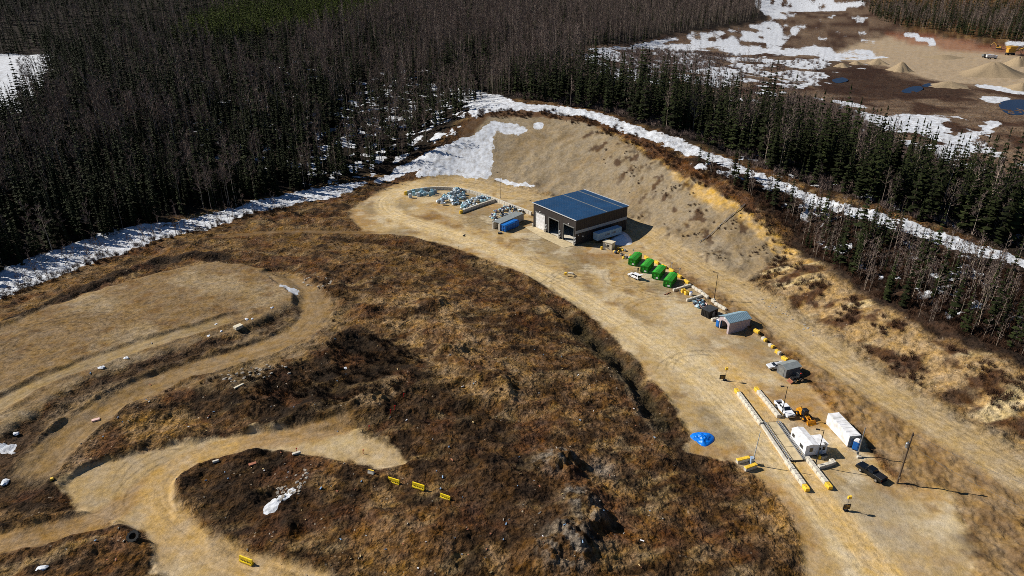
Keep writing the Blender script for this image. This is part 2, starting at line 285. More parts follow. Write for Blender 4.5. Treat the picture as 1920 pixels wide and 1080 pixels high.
    # right hand cut bank
    bk = Z([(1430,500),(1500,480),(1600,545),(1750,630),(1920,700),(2100,790),(2100,960),(1920,835),(1800,765),(1700,715),(1560,620),(1470,570)], 2); lay((162, 132, 86), bk, .8)
    lay((84, 58, 36), bk*sstep(-.1, .25, N2)); lay((206, 182, 130), bk*sstep(.22, .42, fbm(x*.4+y*.5, y, 8, 3, 180))*.8)
    lay((160, 138, 100), Z([(1420,545),(1500,580),(1600,650),(1700,715),(1830,790),(1920,835),(1920,860),(1800,800),(1650,715),(1550,650),(1450,575)], 2)*.75, .6)
    # cut slope
    sl = Z([(790,328),(850,272),(905,215),(1000,208),(1080,222),(1200,282),(1300,333),(1400,398),(1490,478),(1440,492),(1400,530),(1320,490),(1250,452),(1180,420),(1100,382),(1000,358),(930,340)], 1.2)
    lay((148, 131, 104), sl, .45); lay((140, 118, 84), sl*sstep(.0, .4, N1)*.6); lay((78, 56, 38), sl*sstep(.24, .44, fbm(x, y, 6, 4, 190))*Z([(1120,230),(1250,300),(1400,400),(1440,480),(1350,470),(1200,390),(1130,310),(1080,260)], 4)*.9)
    lay((208, 166, 84), Z([(1060,208),(1200,270),(1300,325),(1400,390),(1500,475),(1470,485),(1400,425),(1300,365),(1230,300),(1120,238)], 1.5)*sstep(-.35, .2, N2)*.85)
    lay((92, 60, 34), Z([(900,203),(1050,207),(1160,232),(1310,318),(1420,385),(1400,390),(1290,330),(1150,252),(1040,222),(900,215)], 1)*.85)
    lay((88, 62, 38), Z([(700,355),(780,312),(850,262),(900,208),(915,222),(860,275),(800,325),(740,350)], 1.2)*.9)
    for e in ((985,350),(1110,385),(1180,410),(1240,440),(900,338),(1330,480),(1180,290),(1220,310),(1280,345)):
        g = G(e)[0]; lay((62, 44, 30), np.exp(-(((wx-g[0]+.6*(y-g[1]))/6)**2+((wy-g[1]+2.5*N3)/2.2)**2))*sstep(-.1, .25, N3+.4*N2))
    # flats beyond the tree belt
    fl = Z([(1100,85),(1440,38),(1450,-60),(1600,-60),(1640,20),(1700,58),(1930,92),(2600,150),(2600,420),(1930,345),(1780,330),(1650,285),(1500,235),(1400,200),(1250,170),(1130,150),(1070,110)], 4, False)
    lay((112, 90, 70), fl, .9); lay((136, 114, 90), fl*sstep(.1, .35, fbm(x*.5, y*1.5, 18, 4, 205))*.6); lay((74, 52, 38), fl*sstep(-.1, .3, fbm(x, y, 30, 4, 200)))
    lay((174, 152, 122), Z([(1630,75),(1760,70),(1930,110),(2300,160),(2300,200),(1920,170),(1850,160),(1750,150),(1640,120),(1560,130),(1530,120)], 5)*.95, .4)
    lay((140, 84, 54), Z([(1660,58),(1760,68),(1920,95),(1920,105),(1800,95),(1700,80)], 4)*.7); lay((60, 40, 29), Z([(1540,115),(1620,120),(1700,150),(1830,175),(1740,185),(1600,180),(1530,165)], 5)*.85)
    # yard, turnaround, roads
    lay((152, 122, 78), Z([(1190,430),(1250,470),(1330,522),(1420,590),(1520,665),(1620,730),(1720,790),(1830,850),(1940,925),(2200,1100),(1800,1180),(1790,960),(1700,900),(1640,840),(1560,760),(1470,660),(1370,590),(1270,520),(1180,450)], 2)*.9, .42); lay((116, 88, 55), Z([(1640,760),(1760,840),(1940,950),(2100,1100),(1830,1120),(1800,980),(1700,880)], 3)*sstep(-.1, .3, N2)*.7)
    lay((98, 70, 42), Z([(1195,470),(1260,500),(1330,545),(1420,610),(1500,680),(1570,745),(1620,800),(1600,810),(1530,740),(1450,665),(1380,600),(1280,525)], 1.2)*sstep(-.4, .3, N3)*.8)
    yd = zone(x+.8*N2+.7*N3, y+.8*N2-.6*N3, YARD, .8); lay((184, 155, 104), yd, .34); lay((158, 118, 62), yd*sstep(-.05, .4, fbm(x, y, 18, 4, 210))*.6); lay((210, 188, 146), yd*sstep(.08, .5, fbm(x, y, 14, 4, 220))*.7); lay((146, 128, 96), yd*sstep(.02, .35, fbm(x, y, 26, 3, 230))*.75); lay((206, 190, 158), yd*sstep(.1, .4, fbm(x, y, 11, 4, 235))*.6); lay((136, 106, 66), yd*sstep(.22, .45, fbm(x, y, 7, 4, 236))*.6)
    tr = zone(x+2.2*N2+.9*N3, y+1.8*N2-.8*N3, TURN, .7); lay((176, 150, 106), tr, .4); lay((196, 172, 130), tr*sstep(-.05, .4, N1)*.6)
    for (px, py), sx, sy, c, a in [((790,410),6.5,3.8,(112,80,40),.9),((1380,625),7,3,(150,106,50),.6),((1130,480),7,3,(140,98,48),.6),((1085,440),9,4,(176,160,128),.4),((1320,680),10,9,(206,184,142),.6),((1250,640),8,12,(200,178,134),.6),((1190,595),4,5,(130,110,78),.7),((1110,545),4,4,(126,106,76),.6),((1300,600),9,8,(196,174,134),.6),((1510,760),7,8,(160,118,62),.7),((1480,970),6,10,(176,132,66),.5),((1660,990),9,8,(190,170,136),.6),((1810,1010),3,2.2,(70,50,32),.8),((1840,1040),2.5,1.8,(64,46,30),.8),((1795,745),4,1.6,(74,54,36),.8),((1690,690),3,2,(70,46,32),.8),((330,1000),3,6,(150,112,60),.5),((180,760),5,5,(150,128,94),.4),((640,830),5,3,(196,174,128),.6),((820,775),1.2,.8,(150,126,88),.9)]:
        g = G((px, py))[0]; lay(c, np.exp(-(((wx-g[0])/sx)**2+((wy-g[1])/sy)**2))*a)
    lat = np.zeros(n); alo = np.zeros(n); rw = np.zeros(n); best = np.full(n, 1e9)
    for j, (pl, w) in enumerate(ROADS):
        k = np.where(in_box(x, y, pl, w+5))[0]
        d, s = line_d(x[k], y[k], pl); a = np.abs(d)/w; kk = a < best[k]; ki = k[kk]
        best[ki] = a[kk]; lat[ki] = d[kk]; alo[ki] = s[kk]+j*300; m = np.zeros(n); m[k] = sstep(1.25, .6, a+.25*N3[k]); rw = np.maximum(rw, m)
        tot = s.max(); m[k] *= sstep(0, 6, s)*sstep(0, 6, tot-s)
        c = [(214, 188, 138), (182, 156, 110), (158, 126, 80), (184, 152, 98), (150, 122, 80), (204, 168, 104), (122, 94, 56), (158, 134, 92)][j]
        lay(c, m*(.75 if j in (0, 5) else .9), .4)
    road_ends = rw
    # wheel marks: turning circles and arcs
    trk = np.zeros(n)
    for (px, py), r0, a0, a1 in [((1085,545),9,60,200),((1085,545),10.8,60,190),((1110,535),13,80,230),((1212,520),4,0,360),((1212,520),5.6,20,300),((1175,520),6,100,330),((1240,530),8,150,330),((940,420),3,0,300),((905,415),6,30,220),((970,428),4.5,40,260),((890,430),8,10,160),((1330,700),9,70,170),((1350,720),14,80,160),((1010,470),10,20,170),((1040,480),7,180,340),((90,640),5,0,300),((95,645),8,20,330),((100,650),11,0,200),((110,650),14,10,190),((120,650),17,20,160),((1000,440),6,200,350),((1230,570),10,60,160),((1260,600),13,60,150),((330,905),9,120,220),((300,880),7,80,200)]:
        g = G((px, py))[0]; dx, dy = x-g[0], y-g[1]; rr = np.hypot(dx, dy)+.5*N2; an = (np.degrees(np.arctan2(dy, dx))+360) % 360
        for o in (0, 1.9):
            trk = np.maximum(trk, np.exp(-((rr-r0-o)/.22)**2)*sstep(a0-8, a0+12, an)*sstep(a1+8, a1-12, an)*(.55+.5*N3))
    # snow
    sn = np.zeros(n); RD = np.hypot(x, y); jag = np.where(RD < 330, 1.7*fbm(x, y, 3.2, 4, 300, .6), 2.2*fbm(x, y, 14, 2, 305, .5))
    def snow(pts, w=1.6, a=1., sm=True, k=1.):
        g = G(*pts); g = smooth_poly(g) if sm else g; q = in_box(x, y, g, 10)
        if q.any(): sn[q] = np.maximum(sn[q], a*sstep(-w, w, sd_poly(x[q], y[q], g)+k*jag[q]))
    snow([(-150,560),(0,503),(100,470),(180,440),(260,425),(330,415),(430,390),(520,366),(600,352),(690,343),(640,368),(560,382),(480,402),(400,428),(300,452),(200,488),(100,522),(0,562),(-150,640)], 1.8, .74)
    snow([(700,345),(740,318),(790,292),(830,277),(870,262),(800,312),(760,328)], 1.)
    snow([(783,332),(800,305),(850,272),(895,250),(920,226),(955,228),(985,243),(970,254),(932,247),(926,275),(922,320),(905,336),(850,328)], 1.6, .86)
    snow([(1003,232),(1018,230),(1016,240),(1006,243)], .8); snow([(925,335),(945,336),(990,348),(1000,352),(960,347)], .7)
    snow([(885,195),(930,178),(980,193),(1050,198),(1130,213),(1200,238),(1300,273),(1400,313),(1500,352),(1600,388),(1700,416),(1800,450),(1930,492),(2200,590),(2200,615),(1930,508),(1800,471),(1700,438),(1600,407),(1500,371),(1400,333),(1300,294),(1230,268),(1150,240),(1080,217),(1000,209),(930,209),(885,220)], 1.6, .8)
    snow([(840,165),(900,170),(960,190),(900,200)], 2, .9, True, 1.6)
    snow([(1085,98),(1200,82),(1280,68),(1400,50),(1452,38),(1475,68),(1455,100),(1435,150),(1300,165),(1180,155),(1110,135)], 5, 1., True, 4.5)
    snow([(1445,102),(1500,88),(1560,93),(1640,98),(1652,110),(1560,115),(1545,150),(1480,172),(1430,178),(1425,130)], 3, 1., True, 3)
    snow([(1560,185),(1640,203),(1700,213),(1762,218),(1800,248),(1870,223),(1862,248),(1842,268),(1890,288),(1940,310),(1840,322),(1740,295),(1640,247),(1585,215)], 3, 1, True, 3.5)
    snow([(1430,-10),(1620,-10),(1605,14),(1500,22),(1480,34),(1438,28)], 5, 1., True, 4); snow([(1480,66),(1490,45),(1510,48),(1500,62)], 3)
    snow([(1685,60),(1720,66),(1755,76),(1750,84),(1720,76)], 2, 1, True, 2); snow([(1830,158),(1915,168),(1918,176),(1860,170)], 2, 1, True, 2); snow([(1840,180),(1890,184),(1880,194),(1845,190)], 2, 1, True, 2); snow([(1880,82),(1920,78),(1920,86)], 3)
    snow([(524,541),(540,540),(558,548),(553,557),(538,549)], .5); snow([(500,528),(508,526),(508,532)], .3)
    snow([(490,965),(508,942),(520,950),(512,966)], .5, 1, True, .6); snow([(525,940),(548,915),(556,925),(535,942)], .5, 1, True, .8); snow([(-5,835),(28,838),(32,846),(5,850)], .4)
    snow([(-900,104),(-100,102),(60,103),(96,105),(84,150),(40,205),(-100,250),(-900,250)], 3, 1, True, 2)
    bgs = Z([(1290,320),(1340,322),(1420,370),(1500,412),(1530,450),(1560,485),(1680,545),(1810,610),(1930,645),(2200,740),(2200,600),(1920,490),(1800,450),(1600,390),(1400,320),(1300,290)], 2, False)
    fpz = np.maximum(Z([(520,320),(600,230),(660,150),(800,130),(940,185),(860,240),(770,300),(620,345)], 6), .75*bgs)
    fpz = np.maximum(fpz, Z([(1350,300),(1500,340),(1700,400),(1930,470),(1930,440),(1750,380),(1600,330),(1450,290)], 4)); fpz = np.maximum(fpz, .55*Z([(300,250),(400,130),(620,120),(600,250),(500,330),(400,330)], 8))
    gp_ = zone(x, y, AR_GAP, 6); sn = np.maximum(sn, fpz*sstep(.18, .34, fbm(x, y, 9, 4, 320, .55)+.12*gp_))
    hol = fbm(x, y, 34, 3, 340, .55); flz = Z([(1090,95),(1440,38),(1450,-60),(1600,-60),(1660,100),(1560,180),(1640,203),(1800,215),(1930,300),(2200,420),(1930,345),(1780,330),(1650,285),(1500,235),(1400,200),(1250,170),(1130,150)], 4, False)
    sn *= 1-flz*(.5*sstep(-.05, .12, hol)+.5*sstep(.1, .3, hol))
    sn = np.maximum(sn, .62*flz*sstep(.2, .4, fbm(x, y, 22, 2, 350, .5)))
    sn *= 1-np.clip(zone(x, y, YARD, 1.), 0, 1)
    # water in the pit
    at_ = me.attributes
    def put(nm, v): a = at_.new(nm, 'FLOAT', 'POINT'); a.data.foreach_set('value', v.astype(np.float32))
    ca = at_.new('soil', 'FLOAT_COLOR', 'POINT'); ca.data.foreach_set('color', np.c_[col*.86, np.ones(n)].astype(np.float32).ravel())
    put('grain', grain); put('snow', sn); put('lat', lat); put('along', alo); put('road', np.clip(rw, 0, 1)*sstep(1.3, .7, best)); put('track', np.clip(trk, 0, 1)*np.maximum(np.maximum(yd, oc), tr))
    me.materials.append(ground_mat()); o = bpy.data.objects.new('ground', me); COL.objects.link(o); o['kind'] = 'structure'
    return o
def ground_mat():
    m = bpy.data.materials.new('ground'); m.use_nodes = True; nt = m.node_tree; b = nt.nodes['Principled BSDF']; N = nt.nodes.new; L = nt.links.new
    def attr(n): a = N('ShaderNodeAttribute'); a.attribute_name = n; return a
    def math_(op, a, b_, c=None):
        q = N('ShaderNodeMath'); q.operation = op
        for i, v in enumerate((a, b_, c)):
            if v is None: continue
            if isinstance(v, (int, float)): q.inputs[i].default_value = v
            else: L(v, q.inputs[i])
        return q.outputs[0]
    def rng_(v, a, b_, c, d):
        q = N('ShaderNodeMapRange'); L(v, q.inputs[0])
        for i, w in enumerate((a, b_, c, d)): q.inputs[i+1].default_value = w
        return q.outputs[0]
    geo = N('ShaderNodeNewGeometry')
    def noise(sc, det=5, rough=.6, vec=None):
        q = N('ShaderNodeTexNoise'); q.inputs['Scale'].default_value = sc; q.inputs['Detail'].default_value = det; q.inputs['Roughness'].default_value = rough
        L(vec or geo.outputs['Position'], q.inputs['Vector']); return q.outputs[0]
    soil, gr = attr('soil'), attr('grain').outputs['Fac']
    n1 = noise(.9, 6, .63); n2 = noise(3.2, 4, .65); n3 = noise(.22, 5, .6)
    amp = math_('ADD', math_('MULTIPLY', math_('SUBTRACT', n1, .5), 4.8), math_('MULTIPLY', math_('SUBTRACT', n2, .5), 3.8))
    amp = math_('ADD', amp, math_('MULTIPLY', math_('SUBTRACT', n3, .5), 2.0))
    f = math_('ADD', math_('MULTIPLY', amp, math_('MULTIPLY', gr, .6)), 1.0)
    # wheel streaks along the roads
    cv = N('ShaderNodeCombineXYZ'); L(math_('MULTIPLY', attr('lat').outputs['Fac'], 1.1), cv.inputs[0]); L(math_('MULTIPLY', attr('along').outputs['Fac'], .06), cv.inputs[1])
    st = noise(1.0, 5, .65, cv.outputs[0]); rd = attr('road').outputs['Fac']
    f = math_('ADD', f, math_('MULTIPLY', math_('MULTIPLY', math_('SUBTRACT', st, .5), 1.3), rd))
    vt = N('ShaderNodeTexVoronoi'); vt.inputs['Scale'].default_value = 1.25; wp = N('ShaderNodeVectorMath'); wp.operation = 'MULTIPLY_ADD'; L(geo.outputs['Position'], wp.inputs[2]); nv = N('ShaderNodeTexNoise'); nv.inputs['Scale'].default_value = .8; L(geo.outputs['Position'], nv.inputs['Vector']); L(nv.outputs['Color'], wp.inputs[0]); wp.inputs[1].default_value = (1.6, 1.6, 1.6); L(wp.outputs[0], vt.inputs['Vector'])
    tus = math_('MULTIPLY', math_('SUBTRACT', .42, vt.outputs['Distance']), math_('MULTIPLY', math_('MAXIMUM', math_('SUBTRACT', gr, .42), 0.0), 1.25)); f = math_('ADD', f, tus)
    f = math_('SUBTRACT', f, math_('MULTIPLY', attr('track').outputs['Fac'], .6)); f = math_('MAXIMUM', f, .22); f = math_('MINIMUM', f, 2.1)
    vm = N('ShaderNodeVectorMath'); vm.operation = 'SCALE'; L(soil.outputs['Color'], vm.inputs[0]); L(f, vm.inputs['Scale'])
    # warm / cool drift of the earth
    hv = N('ShaderNodeHueSaturation'); L(vm.outputs[0], hv.inputs['Color']); L(rng_(noise(.35, 4), .3, .7, .76, 1.1), hv.inputs['Saturation'])
    # scattered pale stones and litter
    vo = N('ShaderNodeTexVoronoi'); vo.inputs['Scale'].default_value = .9; L(geo.outputs['Position'], vo.inputs['Vector'])
    dot = math_('MULTIPLY', math_('LESS_THAN', vo.outputs['Distance'], .16), rng_(noise(.25, 3), .52, .62, 0, 1)); dot = math_('MULTIPLY', dot, math_('GREATER_THAN', gr, .5))
    sep = N('ShaderNodeSeparateColor'); L(vo.outputs['Color'], sep.inputs[0]); dot = math_('MULTIPLY', dot, math_('GREATER_THAN', sep.outputs[0], .6))
    mx = N('ShaderNodeMix'); mx.data_type = 'RGBA'; L(math_('MULTIPLY', dot, .6), mx.inputs[0]); L(hv.outputs[0], mx.inputs[6]); mx.inputs[7].default_value = (*lin((176, 164, 146)), 1)
    sf = rng_(math_('ADD', attr('snow').outputs['Fac'], math_('MULTIPLY', math_('SUBTRACT', noise(.3, 9, .76), .5), 2.3)), .46, .56, 0, 1)
    ms = N('ShaderNodeMix'); ms.data_type = 'RGBA'; L(sf, ms.inputs[0]); L(mx.outputs[2], ms.inputs[6])
    sc = N('ShaderNodeMix'); sc.data_type = 'RGBA'; L(rng_(noise(.5, 6, .7), .42, .68, 0, 1), sc.inputs[0]); sc.inputs[6].default_value = (.62, .65, .70, 1); sc.inputs[7].default_value = (.36, .35, .34, 1)
    L(sc.outputs[2], ms.inputs[7]); L(ms.outputs[2], b.inputs['Base Color'])
    b.inputs['Roughness'].default_value = .95; b.inputs['Specular IOR Level'].default_value = .08
    bp = N('ShaderNodeBump'); bp.inputs['Distance'].default_value = .3; L(math_('MULTIPLY', math_('ADD', gr, .1), math_('SUBTRACT', 1.0, math_('MULTIPLY', sf, .6))), bp.inputs['Strength'])
    L(math_('ADD', math_('ADD', math_('MULTIPLY', n1, 1.2), math_('MULTIPLY', n2, .5)), math_('MULTIPLY', tus, 1.2)), bp.inputs['Height']); L(bp.outputs[0], b.inputs['Normal'])
    return m
ground()
# ---------------------------------------------------------------- helpers for things
def tag(o, label=None, cat=None, group=None, kind=None):
    if label: o['label'] = label
    if cat: o['category'] = cat
    if group: o['group'] = group
    if kind: o['kind'] = kind
    return o
def thing(name, label, cat, loc, rz=0, group=None):
    o = bpy.data.objects.new(name, None); COL.objects.link(o); o.location = loc; o.rotation_euler = (0, 0, rz); o.empty_display_size = .5
    return tag(o, label, cat, group)
def link(name, me, parent=None, label=None):
    o = bpy.data.objects.new(name, me); COL.objects.link(o)
    if parent: o.parent = parent
    if label: o['label'] = label
    return o
def dup(root, loc, rz, label=None, sc=None, group=None):
    def cp(o, par):
        c = o.copy(); COL.objects.link(c); c.parent = par
        for ch in kids.get(o.name, ()): cp(ch, c)
        return c
    kids = {}
    for o in ([root]+list(root.children_recursive)):
        kids[o.name] = list(o.children)
    r = cp(root, None); r.location = loc; r.rotation_euler = (0, 0, rz)
    if label: r['label'] = label
    if group: r['group'] = group
    if sc: r.scale = (sc, sc, sc) if isinstance(sc, (int, float)) else sc
    return r
class MB:
    def __init__(s): s.v = []; s.f = []; s.m = []; s.mats = []; s.cur = 0
    def use(s, m):
        if m not in s.mats: s.mats.append(m)
        s.cur = s.mats.index(m); return s
    def poly(s, vs, fs):
        b = len(s.v); s.v += [tuple(p) for p in vs]; s.f += [tuple(b+i for i in f) for f in fs]; s.m += [s.cur]*len(fs); return s
    def box(s, c, d, rz=0, taper=1., ry=0., rx=0.):
        M = Matrix.Translation(c)@Matrix.Rotation(rz, 4, 'Z')@Matrix.Rotation(ry, 4, 'Y')@Matrix.Rotation(rx, 4, 'X'); vs = []
        for z in (-.5, .5):
            k = taper if z > 0 else 1
            for x, y in ((-.5, -.5), (.5, -.5), (.5, .5), (-.5, .5)): vs.append(M@Vector((x*d[0]*k, y*d[1]*k, z*d[2])))
        return s.poly(vs, [(3, 2, 1, 0), (4, 5, 6, 7), (0, 1, 5, 4), (1, 2, 6, 5), (2, 3, 7, 6), (3, 0, 4, 7)])
    def cham(s, c, d, b=.06, rz=0):  # box with chamfered upright and top edges
        x, y, z = d[0]/2, d[1]/2, d[2]; M = Matrix.Translation(c)@Matrix.Rotation(rz, 4, 'Z'); vs = []
        for k, zz in ((0, -z/2), (0, z/2-b), (b, z/2)):
            X, Y = x-k, y-k
            for px, py in ((-X+b, -Y), (X-b, -Y), (X, -Y+b), (X, Y-b), (X-b, Y), (-X+b, Y), (-X, Y-b), (-X, -Y+b)): vs.append(M@Vector((px, py, zz)))
        fs = [tuple(range(7, -1, -1)), tuple(range(16, 24))]
        for r in (0, 8):
            for i in range(8): j = (i+1) % 8; fs.append((r+i, r+j, r+8+j, r+8+i))
        return s.poly(vs, fs)
    def frust(s, b, t):  # (x0,x1,y0,y1,z) bottom and top
        vs = [(x, y, q[4]) for q in (b, t) for x, y in ((q[0], q[2]), (q[1], q[2]), (q[1], q[3]), (q[0], q[3]))]
        return s.poly(vs, [(3, 2, 1, 0), (4, 5, 6, 7), (0, 1, 5, 4), (1, 2, 6, 5), (2, 3, 7, 6), (3, 0, 4, 7)])
    def prism(s, pr, y0, y1, axis='y'):  # closed outline (x,z) swept along y
        n = len(pr); f3 = (lambda a, y, b: (a, y, b)) if axis == 'y' else (lambda a, y, b: (y, a, b))
        vs = [f3(a, y0, b) for a, b in pr]+[f3(a, y1, b) for a, b in pr]
        return s.poly(vs, [tuple(range(n)), tuple(range(2*n-1, n-1, -1))]+[(i, i+n, (i+1) % n+n, (i+1) % n) for i in range(n)])
    def tube(s, p0, p1, r0, r1=None, n=8, cap=True):
        r1 = r0 if r1 is None else r1; p0, p1 = Vector(p0), Vector(p1); q = (p1-p0).to_track_quat('Z', 'Y'); vs = []
        for p, r in ((p0, r0), (p1, r1)):
            for i in range(n): a = 2*math.pi*i/n; vs.append(p+q@Vector((r*math.cos(a), r*math.sin(a), 0)))
        fs = [(i, (i+1) % n, (i+1) % n+n, i+n) for i in range(n)]
        if cap: fs += [tuple(range(n-1, -1, -1)), tuple(range(n, 2*n))]
        return s.poly(vs, fs)
    def lathe(s, pr, n=14, M=None):  # (r,z) profile round z
        M = M or Matrix(); vs = [M@Vector((r*math.cos(2*math.pi*i/n), r*math.sin(2*math.pi*i/n), z)) for r, z in pr for i in range(n)]
        return s.poly(vs, [(k*n+i, k*n+(i+1) % n, (k+1)*n+(i+1) % n, (k+1)*n+i) for k in range(len(pr)-1) for i in range(n)])
    def quad(s, a, b, c, d): return s.poly([a, b, c, d], [(0, 1, 2, 3)])
    def mesh(s, name, m=None, smooth=False):
        me = bpy.data.meshes.new(name); me.from_pydata(s.v, [], s.f)
        for q in (s.mats or [m]): me.materials.append(q)
        if s.mats: me.polygons.foreach_set('material_index', s.m)
        if smooth: me.polygons.foreach_set('use_smooth', [True]*len(s.f))
        bm = bmesh.new(); bm.from_mesh(me); bmesh.ops.recalc_face_normals(bm, faces=bm.faces); bm.to_mesh(me); bm.free()
        return me
    def build(s, name, m=None, parent=None, label=None, smooth=False): return link(name, s.mesh(name, m, smooth), parent, label)

# ---------------------------------------------------------------- trees
NEEDLE = mat('spruce_needles', (33, 38, 17), .85, var=.45, scale=.9, spec=.1, rnd=.4)
PINE = mat('young_pine_needles', (70, 80, 26), .8, var=.35, scale=.9, spec=.1, rnd=.3)
BARKD = mat('dark_bark', (62, 50, 42), .9, var=.3, scale=3)
BARKW = mat('pale_bark', (142, 128, 112), .85, var=.3, scale=2.5, dirt=(80, 70, 62), rnd=.35)
TWIG = mat('bare_twigs', (110, 95, 88), .9, var=.3, scale=1, spec=.1, rnd=.3)
TWIGR = mat('red_brown_twigs', (72, 52, 40), .9, var=.35, scale=1, spec=.1, rnd=.3)
def spruce_crown(H, R, rs, lv=17, pine=False):
    r = random.Random(rs); b = MB(); z0 = H*r.uniform(.06, .14)
    for k in range(lv):
        t = (k+r.uniform(-.3, .3))/(lv-1); t = min(max(t, 0), 1); z = z0+(H-z0)*t**.92
        L = R*((1-t)**.8*(.78+.3*math.sin(k*2.3+rs))+.05)*(.6+.4*min(1, t*6+.3)); nb = max(4, int(9-4*t))
        for i in range(nb):
            if r.random() < .1: continue
            a = 2*math.pi*(i+r.random())/nb; l = L*r.uniform(.6, 1.2); w = l*r.uniform(.3, .5)+.12; dz = -l*r.uniform(.25, .6) if not pine else l*r.uniform(-.1, .3); c, s_ = math.cos(a), math.sin(a)
            m = l*.55; p0 = (0, 0, z+.12); pl = (c*m-s_*w, s_*m+c*w, z+dz*.6-.16); pr = (c*m+s_*w, s_*m-c*w, z+dz*.6-.16); pt = (c*l, s_*l, z+dz+.22*l)
            pm = (c*m, s_*m, z+dz*.45+.12); b.poly([p0, pl, pt, pr, pm], [(0, 1, 4), (1, 2, 4), (2, 3, 4), (3, 0, 4)])
    b.poly([(0, 0, H+.35), (.2, 0, H-.9), (-.1, .17, H-.9), (-.1, -.17, H-.9)], [(0, 1, 2), (0, 2, 3), (0, 3, 1)])
    return b
def branchy(H, rs, nl=15, tw=9, low=.38, spread=.24, lean=0., rt=.13):
    r = random.Random(rs); tk = MB(); cr = MB(); pts = [Vector((0, 0, -.5))]; dx, dy = r.uniform(-lean, lean), r.uniform(-lean, lean)
    for i in range(1, 6): t = i/5; pts.append(Vector((dx*t*H+r.uniform(-.1, .1), dy*t*H+r.uniform(-.1, .1), H*t*.94)))
    for i in range(5): tk.tube(pts[i], pts[i+1], rt*(1-i/5.6), rt*(1-(i+1)/5.6), 5, False)
    def sliver(m, a, b_, w):
        d = (b_-a).normalized(); s_ = d.cross(Vector((r.uniform(-1, 1), r.uniform(-1, 1), r.uniform(-1, 1)))).normalized()*w
        m.poly([a-s_, a+s_, b_], [(0, 1, 2)])
    for k in range(nl):
        t = low+(1-low)*(k+r.random())/nl; i = min(4, int(t*5)); p = pts[i].lerp(pts[i+1], t*5-i) if t < 1 else pts[5]
        a = r.uniform(0, 6.283); L = H*spread*(1.1-t*.75)*r.uniform(.7, 1.2); up = r.uniform(.5, 1.3); d = Vector((math.cos(a), math.sin(a), up)).normalized()
        e = p+d*L; tk.tube(p, e, rt*.3, rt*.1, 3, False)
        for j in range(tw):
            q = p.lerp(e, r.uniform(.3, 1)); dd = (d+Vector((r.uniform(-1, 1), r.uniform(-1, 1), r.uniform(-.3, 1)))*.8).normalized(); f = q+dd*L*r.uniform(.25, .6); sliver(cr, q, f, .05)
            for _ in range(2):
                g = q.lerp(f, r.uniform(.4, .9)); sliver(cr, g, g+(dd+Vector((r.uniform(-1, 1), r.uniform(-1, 1), r.uniform(-.4, .9)))).normalized()*L*r.uniform(.25, .5), .042)
    return tk, cr
def trunk_straight(H, r0=.15): return MB().tube((0, 0, -.6), (0, 0, H*.5), r0, r0*.6, 6, False).tube((0, 0, H*.5), (0, 0, H*.97), r0*.6, .02, 5, False)
PROTO = {}
def protos():
    sp = []
    for i, (h, r) in enumerate([(15, 1.75), (17, 2.1), (13, 1.5), (16, 1.5), (14, 2.0)]):
        sp.append((trunk_straight(h).mesh('trunk', BARKD), spruce_crown(h, r, 10+i).mesh('crown', NEEDLE), h))
    PROTO['spruce'] = sp; bi = []
    for i, (h, lo, spd) in enumerate([(17, .45, .2), (15, .4, .24), (18, .55, .17), (14, .35, .25)]):
        t, c = branchy(h, 40+i, 16, 9, lo, spd, .03); bi.append((t.mesh('trunk', BARKW), c.mesh('crown', TWIG), h))
    PROTO['birch'] = bi; sa = []
    for i, (h, lo) in enumerate([(8, .3), (9.5, .35), (7, .25)]):
        t, c = branchy(h, 70+i, 13, 6, lo, .16, .04, .075); sa.append((t.mesh('trunk', BARKW), c.mesh('crown', TWIG), h))
    PROTO['sapling'] = sa
    PROTO['pine'] = [(trunk_straight(h).mesh('trunk', BARKD), spruce_crown(h, r, 90+i, 12, True).mesh('crown', PINE), h) for i, (h, r) in enumerate([(10, 1.9), (12, 2.2)])]
    bu = []
    for i in range(3):
        r = random.Random(i+500); b = MB()
        for k in range(46):
            a = r.uniform(0, 6.28); q = Vector((r.gauss(0, .35), r.gauss(0, .35), 0)); d = Vector((math.cos(a)*r.uniform(.1, .7), math.sin(a)*r.uniform(.1, .7), 1)).normalized(); e = q+d*r.uniform(.7, 1.7)
            s_ = d.cross(Vector((r.uniform(-1, 1), r.uniform(-1, 1), .1))).normalized()*.035; b.poly([q-s_, q+s_, e], [(0, 1, 2)])
            g = q.lerp(e, .5); f = g+(d+Vector((r.uniform(-.8, .8), r.uniform(-.8, .8), 0))).normalized()*.5; b.poly([g-s_, g+s_, f], [(0, 1, 2)])
        bu.append((None, b.mesh('bush', TWIGR), 1.4))
    PROTO['bush'] = bu; gb = []
    for _, me, h in bu: m2 = me.copy(); m2.materials[0] = TWIG; gb.append((None, m2, h))
    PROTO['greybush'] = gb; db = []
    for _, me, h in bu: m2 = me.copy(); m2.materials[0] = mat('blackened_twigs', (44, 35, 28), .9, var=.3, scale=1, spec=.1, rnd=.4); db.append((None, m2, h))
    PROTO['darkbush'] = db
    tu = []
    for i in range(2):
        r = random.Random(i+600); b = MB()
        for k in range(26):
            a = r.uniform(0, 6.28); q = Vector((r.gauss(0, .3), r.gauss(0, .3), -.05)); e = q+Vector((math.cos(a)*r.uniform(.05, .35), math.sin(a)*r.uniform(.05, .35), r.uniform(.2, .5))); s_ = Vector((-math.sin(a), math.cos(a), 0))*.06; b.poly([q-s_, q+s_, e], [(0, 1, 2)])
        tu.append((None, b.mesh('tuft', mat('dead_grass', (136, 104, 62), .9, var=.35, scale=.7, spec=.1, rnd=.4)), .5))
    PROTO['tuft'] = tu
protos()
